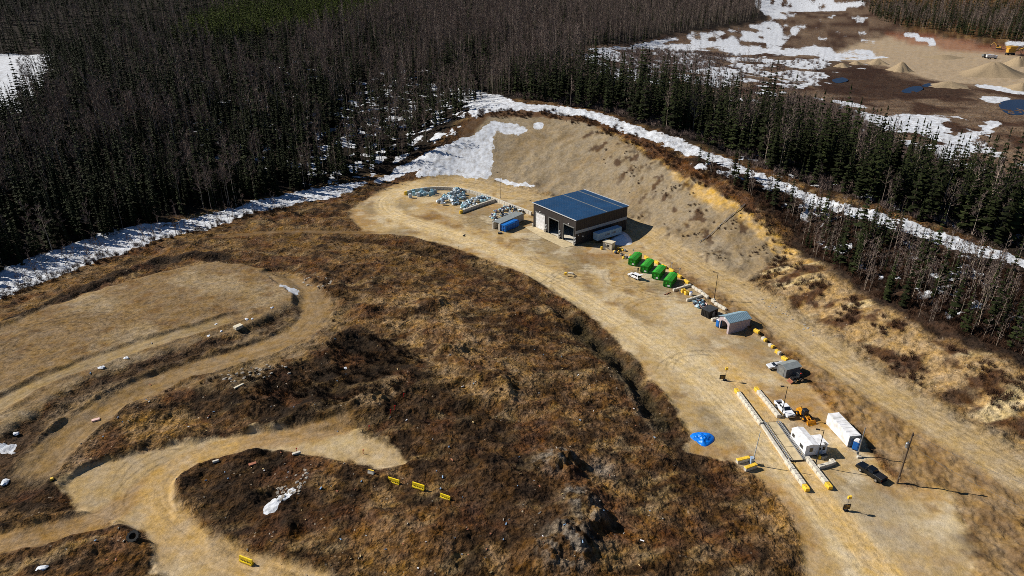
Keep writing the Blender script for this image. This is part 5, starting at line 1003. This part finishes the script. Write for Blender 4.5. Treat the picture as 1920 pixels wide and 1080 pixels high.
o = MB().use(M['wood']).tube((0, 0, -.1), (.12, 0, 1.9), .07, .05, 6).box((.12, 0, 1.75), (.25, .06, .2)).build('wooden_stake'); o.location = at(860,471); tag(o, 'short dark wooden stake beside the ditch along the yard', 'stake')
# ---- person standing beside the second bin
def person():
    p = at(1196,510.5); me = bpy.data.meshes.new('person'); vs = [(0, 0, .95), (0, 0, 1.2), (0, 0, 1.42), (0, 0, 1.53), (0, .02, 1.68), (.1, 0, .88), (.11, .02, .48), (.11, 0, .06), (.11, .14, .03), (-.1, 0, .88), (-.12, -.03, .48), (-.12, -.06, .06), (-.12, .08, .03), (.2, 0, 1.4), (.27, -.02, 1.12), (.26, .1, .88), (-.2, 0, 1.4), (-.27, -.02, 1.12), (-.26, .1, .88)]
    es = [(0, 1), (1, 2), (2, 3), (3, 4), (0, 5), (5, 6), (6, 7), (7, 8), (0, 9), (9, 10), (10, 11), (11, 12), (2, 13), (13, 14), (14, 15), (2, 16), (16, 17), (17, 18)]
    me.from_pydata(vs, es, []); o = link('person', me); md = o.modifiers.new('skin', 'SKIN'); o.modifiers.new('sub', 'SUBSURF').render_levels = 1
    rr = [.15, .15, .16, .07, .11, .1, .075, .055, .05, .1, .075, .055, .05, .075, .055, .045, .075, .055, .045]
    for v, r in zip(me.skin_vertices[0].data, rr): v.radius = (r, r)
    me.skin_vertices[0].data[0].use_root = True; me.materials.append(mat('dark_work_clothes', (44, 44, 50), .9)); o.location = p; tag(o, 'person in dark work clothes standing at the second green bin', 'person')
person()
# ---- piles of bales and scrap: each piece is an object
def piece(kind, m, rs):
    r = random.Random(rs); b = MB().use(m)
    if kind == 'bale':
        b.cham((0, 0, .45), (1.35, 1.05, .95), .16).use(M['black'])
        for x in (-.35, .1, .5): b.box((x, 0, .46), (.035, 1.07, .97))
    elif kind == 'sheet': b.poly([(-.8, -.5, 0), (.8, -.5, .1), (.8, .5, .05), (-.8, .5, .2), (-.8, -.5, .08), (.8, -.5, .18), (.8, .5, .13), (-.8, .5, .28)], [(3, 2, 1, 0), (4, 5, 6, 7), (0, 1, 5, 4), (1, 2, 6, 5), (2, 3, 7, 6), (3, 0, 4, 7)])
    elif kind == 'appliance': b.cham((0, 0, .42), (.7, .68, .85), .05).use(M['black']).box((0, -.35, .45), (.4, .03, .4))
    elif kind == 'tube': b.tube((-.9, 0, .15), (.9, 0, .2), .13, n=8)
    elif kind == 'lump': b.lathe([(0, 0), (.5, .05), (.62, .35), (.4, .62), (0, .7)], 7)
    return b.mesh(kind)
PC = {}
def pile(pts, n, h, kinds, labs, group, smin=.7, smax=1.15, name=None, stack=False, lay=None):
    g = G(*pts); c = g.mean(0); lo, hi = g.min(0), g.max(0); i = 0; placed = []
    while len(placed) < n and i < 6000:
        i += 1; p = rng.uniform(lo, hi); d = sd_poly(p[:1], p[1:], g)[0]
        if d < .25: continue
        if stack and any(abs(p[0]-q[0])+abs(p[1]-q[1]) < 1.5 for q in placed): continue
        mx = float(np.clip(sd_poly(c[:1], c[1:], g)[0], .5, 9)); top = h*min(1, d/mx)**.7; z = (0 if stack else rng.uniform(.35, 1.)*top)
        placed.append(p); kd, cm, lb, ct = kinds[rng.integers(len(kinds))]; key = (kd, cm)
        if key not in PC: PC[key] = piece(kd, M[cm] if cm in M else MATS[cm], len(PC))
        for ly in range(2 if stack and rng.random() < .6 else 1):
            o = link(name or ct.replace(' ', '_'), PC[key]); o.location = (p[0], p[1], gz(*p)+z-.05+ly*.95); s = rng.uniform(smin, smax); o.scale = (s, s, s)
            o.rotation_euler = (0 if stack else rng.normal(0, .45), 0 if stack else rng.normal(0, .45), rng.normal(0, .12) if stack else rng.uniform(0, 6.28)); tag(o, lb+labs, ct, ct+'s'+group)
W_ = mat('bale_white_plastic', (214, 224, 230), .45, var=.1, rnd=.15, dirt=(150, 170, 180)); mat('bale_pale_blue', (146, 188, 204), .45, var=.12, rnd=.2); mat('bale_grey', (140, 150, 156), .6, var=.2, rnd=.3); mat('bale_dark', (58, 64, 74), .6, var=.2, rnd=.3); mat('scrap_purple', (128, 116, 140), .5, var=.2, rnd=.4); mat('scrap_rust', (120, 84, 66), .8, var=.2, rnd=.3); mat('scrap_pink', (206, 170, 160), .7, var=.15, rnd=.2); mat('scrap_red', (168, 40, 48), .6)
BK = [('bale', 'bale_white_plastic', 'white wrapped bale', 'bale'), ('bale', 'bale_white_plastic', 'white wrapped bale', 'bale'), ('bale', 'bale_pale_blue', 'pale blue wrapped bale', 'bale'), ('bale', 'bale_grey', 'grey wrapped bale', 'bale')]
pile([(768,371),(772,362),(800,357),(808,364),(795,370),(776,375)], 13, 1, BK, ' stacked in the leftmost heap inside the curved wall', ' in the leftmost heap', .95, 1.05, stack=True)
pile([(802,368),(806,361),(818,358),(821,366),(812,371)], 6, 1, BK, ' stacked in the small heap right of the leftmost bales', ' in the small heap', .95, 1.05, stack=True)
BM = BK+[('lump', 'bale_white_plastic', 'white crumpled plastic bundle', 'bundle'), ('lump', 'bale_pale_blue', 'pale blue crumpled plastic bundle', 'bundle'), ('sheet', 'bale_white_plastic', 'white flat plastic panel', 'panel'), ('lump', 'bale_dark', 'dark crumpled bundle', 'bundle')]
pile([(819,381),(828,372),(850,359),(872,358),(873,372),(858,384),(842,387),(828,385)], 125, 2.9, BM, ' in the tall middle heap of the bale yard', ' in the tall middle heap', .65, 1.1)
pile([(861,392),(868,382),(890,372),(912,370),(926,375),(905,384),(884,391),(868,396)], 110, 2.0, BM, ' in the heap against the straight divider wall', ' in the heap at the divider wall', .6, 1.)
o = None
SM = [('appliance', 'scrap_purple', 'purple grey discarded appliance', 'appliance'), ('appliance', 'bale_white_plastic', 'white discarded appliance', 'appliance'), ('appliance', 'bale_dark', 'dark discarded appliance', 'appliance'), ('sheet', 'bale_grey', 'grey bent sheet', 'scrap sheet'), ('tube', 'scrap_rust', 'rusty pipe', 'scrap pipe'), ('lump', 'bale_dark', 'dark scrap lump', 'scrap lump'), ('sheet', 'bale_white_plastic', 'white bent sheet', 'scrap sheet'), ('lump', 'bale_pale_blue', 'pale blue scrap lump', 'scrap lump')]
pile([(917,408),(922,399),(945,390),(966,391),(984,398),(975,406),(950,411),(932,418),(922,416)], 130, 2.5, SM, ' in the scrap heap behind the concrete bay', ' in the scrap heap', .6, 1.05)
WM = [('sheet', 'scrap_pink', 'pinkish board', 'board'), ('sheet', 'bale_white_plastic', 'white board', 'board'), ('tube', 'scrap_rust', 'brown wooden post', 'post'), ('lump', 'bale_dark', 'dark bag', 'bag'), ('sheet', 'bale_grey', 'grey board', 'board'), ('appliance', 'bale_pale_blue', 'pale blue crate', 'crate')]
pile([(1294,568),(1304,562),(1318,562),(1328,570),(1328,579),(1316,581),(1304,576)], 48, 1.1, WM, ' in the scrap heap above the black dumpster', ' above the black dumpster', .6, 1.)
pile([(1146,478),(1150,466),(1162,462),(1178,474),(1190,486),(1176,489),(1160,483)], 22, .5, [('lump', 'bale_dark', 'dark scrap lump', 'scrap lump'), ('appliance', 'bale_dark', 'dark battery crate', 'crate'), ('appliance', 'yel', 'yellow crate', 'crate'), ('tube', 'bale_grey', 'grey pipe', 'scrap pipe'), ('lump', 'bale_grey', 'grey scrap lump', 'scrap lump')], ' between the beige hut and the first green bin', ' beside the beige hut', .7, 1.1)
# loose single things in the yard
def at_obj(b, name, c, rz, lab, cat, grp=None): o = b.build(name); o.location = at(*c); o.rotation_euler = (0, 0, rz); return tag(o, lab, cat, grp)
for c, rz, lb in (((1281,547.5), .4, 'upper yellow tote lying in the block walled bay'), ((1287,551.5), .5, 'lower yellow tote lying in the block walled bay')):
    at_obj(MB().use(M['yel']).cham((0, 0, .5), (1.5, 1.1, 1.), .12).use(M['black']).box((0, 0, 1.02), (.5, .4, .06)), 'yellow_tote', c, rz, lb, 'tote', 'yellow totes in the bay')
at_obj(MB().use(M['white']).cham((0, 0, .5), (.8, .8, 1.), .1).use(M['blue']).box((.3, .3, .6), (.6, .5, 1.)), 'white_tank', (1295,554), .3, 'white tank with blue side beside the yellow totes', 'tank')
at_obj(MB().use(M['grey']).box((0, 0, .6), (.08, .08, 1.2)).box((.5, 0, .6), (.08, .08, 1.2)).box((.25, 0, 1.2), (.7, .4, .1)), 'metal_stand', (1273.5,550), .3, 'narrow grey metal stand left of the yellow totes', 'stand')
at_obj(MB().use(M['yel']).lathe([(0, 0), (.42, 0), (.45, .5), (.42, 1.05), (.2, 1.15), (0, 1.15)], 14), 'yellow_barrel', (1128,467.5), 0, 'round yellow barrel standing left of the beige hut', 'barrel')
b = MB().use(M['yel']).cham((-1.4, .2, .45), (.8, .8, .85), .06).use(M['lumber'])
for k in range(6): b.box((.4, -.75+k*.3, .35+.04*(k % 2)), (2.6, .24, .12), rz=.05*(k-2))
for k in range(2): b.box((.4-.8+k*1.6, 0, .14), (.16, 1.8, .2))
b.use(M['conc']).cham((.3, .5, .7), (1.8, .6, .5), .05); at_obj(b, 'lumber_stack', (1068,517), head((1058,515),(1078,518)), 'stack of pale boards and a yellow block alone in the yard', 'lumber stack')
at_obj(MB().use(M['rebar']).tube((-1.4, 0, .1), (1.4, .2, .12), .1, n=6).tube((-.8, -.3, .1), (.9, .4, .2), .08, n=6), 'timber_scrap', (1252,551), .5, 'brown scrap timbers lying in front of the fourth green bin', 'timber')
heap('tarp_covered_pile', 'low pile covered by a bright blue tarpaulin at the road edge', 'tarp pile', [(1290,819),(1298,811),(1316,810),(1334,814),(1340,824),(1330,835),(1318,838),(1304,829)], 1.3, M['tarp'], n=44, nz=.6, sharp=.5, wr=1.3)
# ---- yellow road barriers, tyre, stakes, debris on the mound
def barrier():
    b = MB().use(M['yelp']); pr = [(-.32, 0), (.32, 0), (.32, .18), (.16, .42), (.1, .95), (-.1, .95), (-.16, .42), (-.32, .18)]; b.prism(pr, -1.15, 1.15, 'x'); return b.mesh('road_barrier')
_bm = barrier(); _bs = MB().use(mat('dark_slot', (120, 96, 16), .7))
for k in range(4): _bs.box((-.75+k*.5, -.2, .5), (.22, .12, .1))
_bs = _bs.mesh('fork_slot')
for (a, c), lb in ((((728,898),(749,904)),'yellow plastic road barrier, second in the line past the pale one'), (((774,911.5),(796,918)),'yellow plastic road barrier in the middle of the line on the mound'), (((826,930),(844,936)),'yellow plastic road barrier at the right end of the line on the mound'), (((450,1045),(473,1054)),'yellow plastic road barrier alone at the curve of the dirt track')):
    p, q = G(a, c); L = np.hypot(*(q-p)); ctr = (p+q)/2; t = thing('road_barrier', lb, 'road barrier', (*ctr, gz(*ctr)-.03), math.atan2(*(q-p)[::-1]), 'yellow barriers on the mound'); s = L/2.3; t.scale = (s, s, s); link('body', _bm, t); link('fork_slot', _bs, t)
b = MB().use(M['conc']).prism([(-.3, 0), (.3, 0), (.14, .4), (.1, .7), (-.1, .7), (-.14, .4)], -.65, .65, 'x').use(M['yel']).box((0, 0, .74), (1.3, .22, .1)); at_obj(b, 'concrete_barrier', (696,887), head((690,884),(701,887)), 'short pale barrier with yellow top at the left end of the line', 'road barrier')
def tyre():
    t = thing('tyre', 'huge black tractor tyre dumped beside the dirt track', 'tyre', at(252,1008), .4); t.rotation_euler = (.45, -.15, .4)
    b = MB().lathe([(.55, .15), (.62, .08), (1.0, .05), (1.08, .2), (1.1, .5), (1.08, .78), (1.0, .92), (.62, .9), (.55, .82), (.55, .15)], 28, Matrix.Translation((0, 0, -.05)))
    for k in range(22): a = 2*math.pi*k/22; b.box((1.08*math.cos(a), 1.08*math.sin(a), .28 if k % 2 else .62), (.12, .14, .5), rz=a)
    b.build('tread', M['rub'], t)
tyre()
for c, lb in (((757,745),'upper'), ((740,768),'second'), ((692,806),'lower'), ((681,851),'lowest'), ((556,848),'far'), ((732,776),'short')):
    p = at(*c); o = MB().use(mat('red_paint', (206, 32, 34), .6)).tube((0, 0, -.1), (.05, 0, 1.1), .06, n=5).box((.12, 0, 1.0), (.28, .05, .25)).build('survey_stake'); o.location = p; tag(o, {'upper': 'red stake topmost of those on the dark burnt soil', 'second': 'red stake just below the topmost one on the dark soil', 'lower': 'red stake above the pale bare patch', 'lowest': 'red stake at the lower edge of the pale bare patch', 'far': 'red stake by the lone block at the track fork', 'short': 'short red stake between two others on the dark soil'}[lb], 'stake', 'red survey stakes')
at_obj(MB().use(mat('bright_green_plastic', (40, 214, 84), .5)).box((0, 0, .5), (.9, .5, 1.), rx=.4, ry=.5), 'green_toolbox', (491,798), .6, 'bright green plastic scrap beside the dirt track', 'plastic scrap')
for c, d, m, lb in (((405,866),(1.2,.5,.4),'conc','pale block at the inner edge of the dirt track'), ((556,851),(1.7,.6,.4),'conc','grey block under the red stake by the dirt track'), ((474,871),(1.5,.8,.3),'rebar','pinkish slab on the brown bank by the track'), ((447,615),(2.2,1.6,.8),'beige','beige block below the dark ridge of the upper plateau'), ((180,788),(1.6,.9,.3),'scrap_pink','pinkish board on the bare slope left of the mound'), ((448,724),(2.4,.6,.2),'beige','long pale plank leaning on the dark debris ridge'), ((98,899),(.6,.6,.4),'yel','small yellow scrap on the dark left bank')):
    at_obj(MB().use(M[m] if m in M else MATS[m]).cham((0, 0, d[2]/2), d, .05), 'loose_block' if d[2] > .3 else 'loose_board', c, .5 if m != 'beige' else .9, lb, 'block' if d[2] > .3 else 'board')
def rock(c, s, lab, m='snow', grp='white lumps on the mound'):
    r = random.Random(int(c[0]*7)); bm = bmesh.new(); bmesh.ops.create_icosphere(bm, subdivisions=2, radius=1)
    for v in bm.verts: v.co *= r.uniform(.7, 1.2); v.co.z *= .55
    me = bpy.data.meshes.new('boulder'); bm.to_mesh(me); bm.free(); me.materials.append(M[m]); o = link('boulder', me); o.location = at(*c); s *= .75; o.scale = (s*1.4, s, s*.9); o.rotation_euler = (0, 0, r.uniform(0, 3)); tag(o, lab, 'boulder', grp)
for c, s in (((391,630),.6), ((415,621),.5), ((462,599),.7), ((473,598),.5), ((510,577),.6), ((237,671),.7), ((190,689),.8), ((30,813),.8), ((8,905),1.1), ((78,1066),.9), ((405,608),.5), ((648,690),.5)): rock(c, s, 'white lump lying on the brown ground of the left mound')
for k in range(42):
    c = (rng.uniform(520, 575), 0); c = (c[0], 935-(c[0]-520)*.75+rng.normal(0, 11)); rock(c, rng.uniform(.2, .5), 'grey rock in the snowy rock heap above the dirt track', 'rock', 'grey rocks of the snowy heap')
for k in range(46):
    x = rng.uniform(415, 545); c = (x, 712-(x-415)*.2+rng.normal(0, 6)); rock(c, rng.uniform(.2, .6), 'grey rubble chunk along the debris ridge of the mound', 'rock', 'rubble chunks of the debris ridge')
for k in range(26):
    a = rng.uniform(0, 6.28); c = (595+26*math.cos(a), 528+9*math.sin(a)); rock(c, rng.uniform(.25, .6), 'grey rock among the small heaps above the mound', 'rock', 'rocks among the small heaps')
for k in range(24):
    x = rng.uniform(1425, 1530); c = (x, 560+(x-1425)*.62+rng.normal(0, 4)); rock(c, rng.uniform(.2, .5), 'grey rock along the toe of the right hand bank', 'rock', 'rocks at the bank toe')
p, q = ats((1396,392),(1311,455)); b = MB(); pr = None
for i in range(13):
    w_ = p.lerp(q, i/12); w_.z = gz(w_.x, w_.y)+.35
    if pr is not None: b.use(M['galv']).tube(pr, w_, .11, n=8)
    pr = w_.copy()
tag(b.build('drain_pipe'), 'long grey drain pipe lying down the gravel cut slope', 'pipe')
# scattered litter and sticks on the mound: nobody could count it
def litter():
    b = MB(); ms = [M['white'], M['rock'], M['lumber'], mat('faded_blue_plastic', (120, 150, 180), .6), M['scrap'] if 'scrap' in M else M['rebar']]; n = 0
    P = np.c_[rng.uniform(150, 1250, 900), rng.uniform(640, 1075, 900)]; W3 = cast(P, base_h); k = (sd_poly(W3[:, 0], W3[:, 1], YARD) < -1) & (sd_poly(W3[:, 0], W3[:, 1], TURN) < 0)&(fbm(W3[:, 0], W3[:, 1], 9, 3, 500) > -.05); W3 = W3[k][:180]; Z = height(W3[:, 0], W3[:, 1])
    for (x, y, _), z in zip(W3, Z):
        s = rng.uniform(.08, .24); b.use(ms[rng.integers(5)]).box((x, y, z+.1), (s*rng.uniform(1, 3.5), s, s*.7), rz=rng.uniform(0, 3), rx=rng.normal(0, .4))
    tag(b.build('litter'), 'scattered pale litter and sticks over the brown mound', kind='stuff')
litter()
# ---------------------------------------------------------------- gravel pit in the distance
def cone(pt, r, h, lab, sx=1.):
    p = at(*pt); n = 28; vs = [(0, 0, h)]; fs = []; rr = random.Random(int(pt[0]))
    off = [1+.16*math.sin(i*.9+pt[0])+.1*math.sin(i*2.3+pt[1])+rr.uniform(-.07, .07) for i in range(n)]
    for k, (f, z) in enumerate(((.14, h*.95), (.32, h*.76), (.56, h*.46), (.8, h*.17), (1., -.1), (1.3, -1.2))):
        for i in range(n): a = 2*math.pi*i/n; o = 1+(off[i]-1)*f; vs.append((r*f*o*math.cos(a)*sx, r*f*o*math.sin(a), z*(1+.1*rr.uniform(-1, 1))))
    fs += [(0, 1+i, 1+(i+1) % n) for i in range(n)]
    for k in range(5): fs += [(1+k*n+i, 1+(k+1)*n+i, 1+(k+1)*n+(i+1) % n, 1+k*n+(i+1) % n) for i in range(n)]
    o = MB().poly(vs, fs).build('gravel_pile', M['gravel'], smooth=True); o.location = p; tag(o, lab, 'gravel pile', 'gravel piles in the pit')
for a in (((1688,133),9,7,'sharp conical gravel pile beside the dark wet ground'), ((1860,140),20,9.5,'largest flat topped gravel pile below the crushing plant',1.3), ((1645,119),9,4,'low gravel pile left of the sharp cone'), ((1578,125),7,3,'small dark gravel pile nearest the snowy flats'), ((1778,162),11,3.4,'low gravel pile beside the blue puddle',1.4), ((1915,166),10,4,'low gravel pile at the right edge of the pit'), ((1908,122),11,7,'gravel pile half hidden behind the largest pile'), ((1768,108),12,2.5,'flat gravel pile in the middle of the pit',1.6), ((1605,120),6,2.5,'smallest gravel pile between two low ones')): cone(*a)
def puddle(pts, lab):
    g = smooth_poly(G(*pts), 4); c = g.mean(0); z = min(height(g[:, 0], g[:, 1]).min()+.5, gz(*c)+.5); z = float(np.median(height(g[:, 0], g[:, 1])))+.25; b = MB().poly([(x, y, z) for x, y in g], [tuple(range(len(g)))]); o = b.build('water', M['water']); tag(o, kind='structure')
puddle([(1690,172),(1705,164),(1725,162),(1730,168),(1712,175)], ''); puddle([(1728,162),(1740,157),(1755,159),(1745,164)], ''); puddle([(1872,196),(1895,188),(1930,190),(1930,212),(1890,214)], ''); puddle([(1560,150),(1580,146),(1590,152),(1570,156)], '')
def plant_machines():
    t = thing('crushing_plant', 'yellow crushing plant with conveyor at the far right of the pit', 'crushing plant', at(1893,103), .1); y = M['gold']
    MB().use(y).box((0, 0, 4), (7, 3.5, 3.5)).frust((-3, 3, -2.5, 2.5, 5.7), (-4.2, 4.2, -3.4, 3.4, 8.)).use(M['black']).box((0, 0, 1.2), (8, 2.5, 1.2)).build('hopper', None, t)
    o = MB().use(y).poly([(3, -.6, 3.2), (16, -.6, 7.5), (16, .6, 7.5), (3, .6, 3.2), (3, -.6, 2.4), (16, -.6, 6.7), (16, .6, 6.7), (3, .6, 2.4)], [(0, 1, 2, 3), (7, 6, 5, 4), (0, 4, 5, 1), (2, 6, 7, 3), (1, 5, 6, 2), (0, 3, 7, 4)]).use(M['black']).tube((11, -.8, 0), (11, -.8, 5.2), .15, n=6).tube((11, .8, 0), (11, .8, 5.2), .15, n=6).build('conveyor', None, t)
    for x in (-3, 3):
        for s in (-1, 1): MB().tube((x, s*1.3, .7), (x, s*1.8, .7), .7, n=12).build('wheel', M['rub'], t)
    t = thing('excavator', 'yellow excavator with raised boom behind the crushing plant', 'excavator', at(1872,92), 2.4); MB().box((0, 0, 1.9), (4.2, 2.8, 1.6), taper=.9).build('body', y, t); MB().use(M['glass']).box((1.2, .9, 3.2), (1.6, 1.2, 1.5)).build('cab', None, t)
    for s in (-1, 1): MB().cham((0, s*1.3, .55), (4.6, .7, 1.), .25).build('track', M['rub'], t)
    MB().tube((1.5, -.2, 2.4), (5, -.2, 6), .35, .28, 6).tube((5, -.2, 6), (7.2, -.2, 3), .28, .2, 6).build('boom', y, t); MB().cham((7.3, -.2, 2.4), (1.2, 1.2, 1.1), .2).build('bucket', M['black'], t)
    t = thing('haul_truck', 'white dump truck parked beside the crushing plant', 'truck', at(1862,110), 3.0); MB().frust((.2, 6, -1.3, 1.3, 1.2), (-.3, 6.3, -1.5, 1.5, 3.4)).build('dump_box', M['white'], t); MB().cham((-1.6, 0, 1.9), (2.4, 2.4, 2.4), .2).build('cab', M['white'], t); MB().box((-2.82, 0, 2.4), (.06, 2., .9)).build('windshield', M['glass'], t)
    MB().box((2, 0, .9), (8.5, 1.2, .4)).build('chassis', M['black'], t)
    for x in (-1.7, 2.8, 4.3):
        for s in (-1, 1): MB().tube((x, s*.9, .6), (x, s*1.3, .6), .6, n=12).build('wheel', M['rub'], t)
    t = thing('haul_truck', 'blue dump truck parked left of the white one in the pit', 'truck', at(1851,108), 3.2); MB().frust((.2, 5, -1.3, 1.3, 1.2), (-.2, 5.3, -1.5, 1.5, 3.2)).build('dump_box', M['grey'], t); MB().cham((-1.4, 0, 1.8), (2.2, 2.4, 2.2), .2).build('cab', M['blue'], t)
    for x in (-1.5, 2.3, 3.7):
        for s in (-1, 1): MB().tube((x, s*.9, .6), (x, s*1.3, .6), .6, n=12).build('wheel', M['rub'], t)
plant_machines()
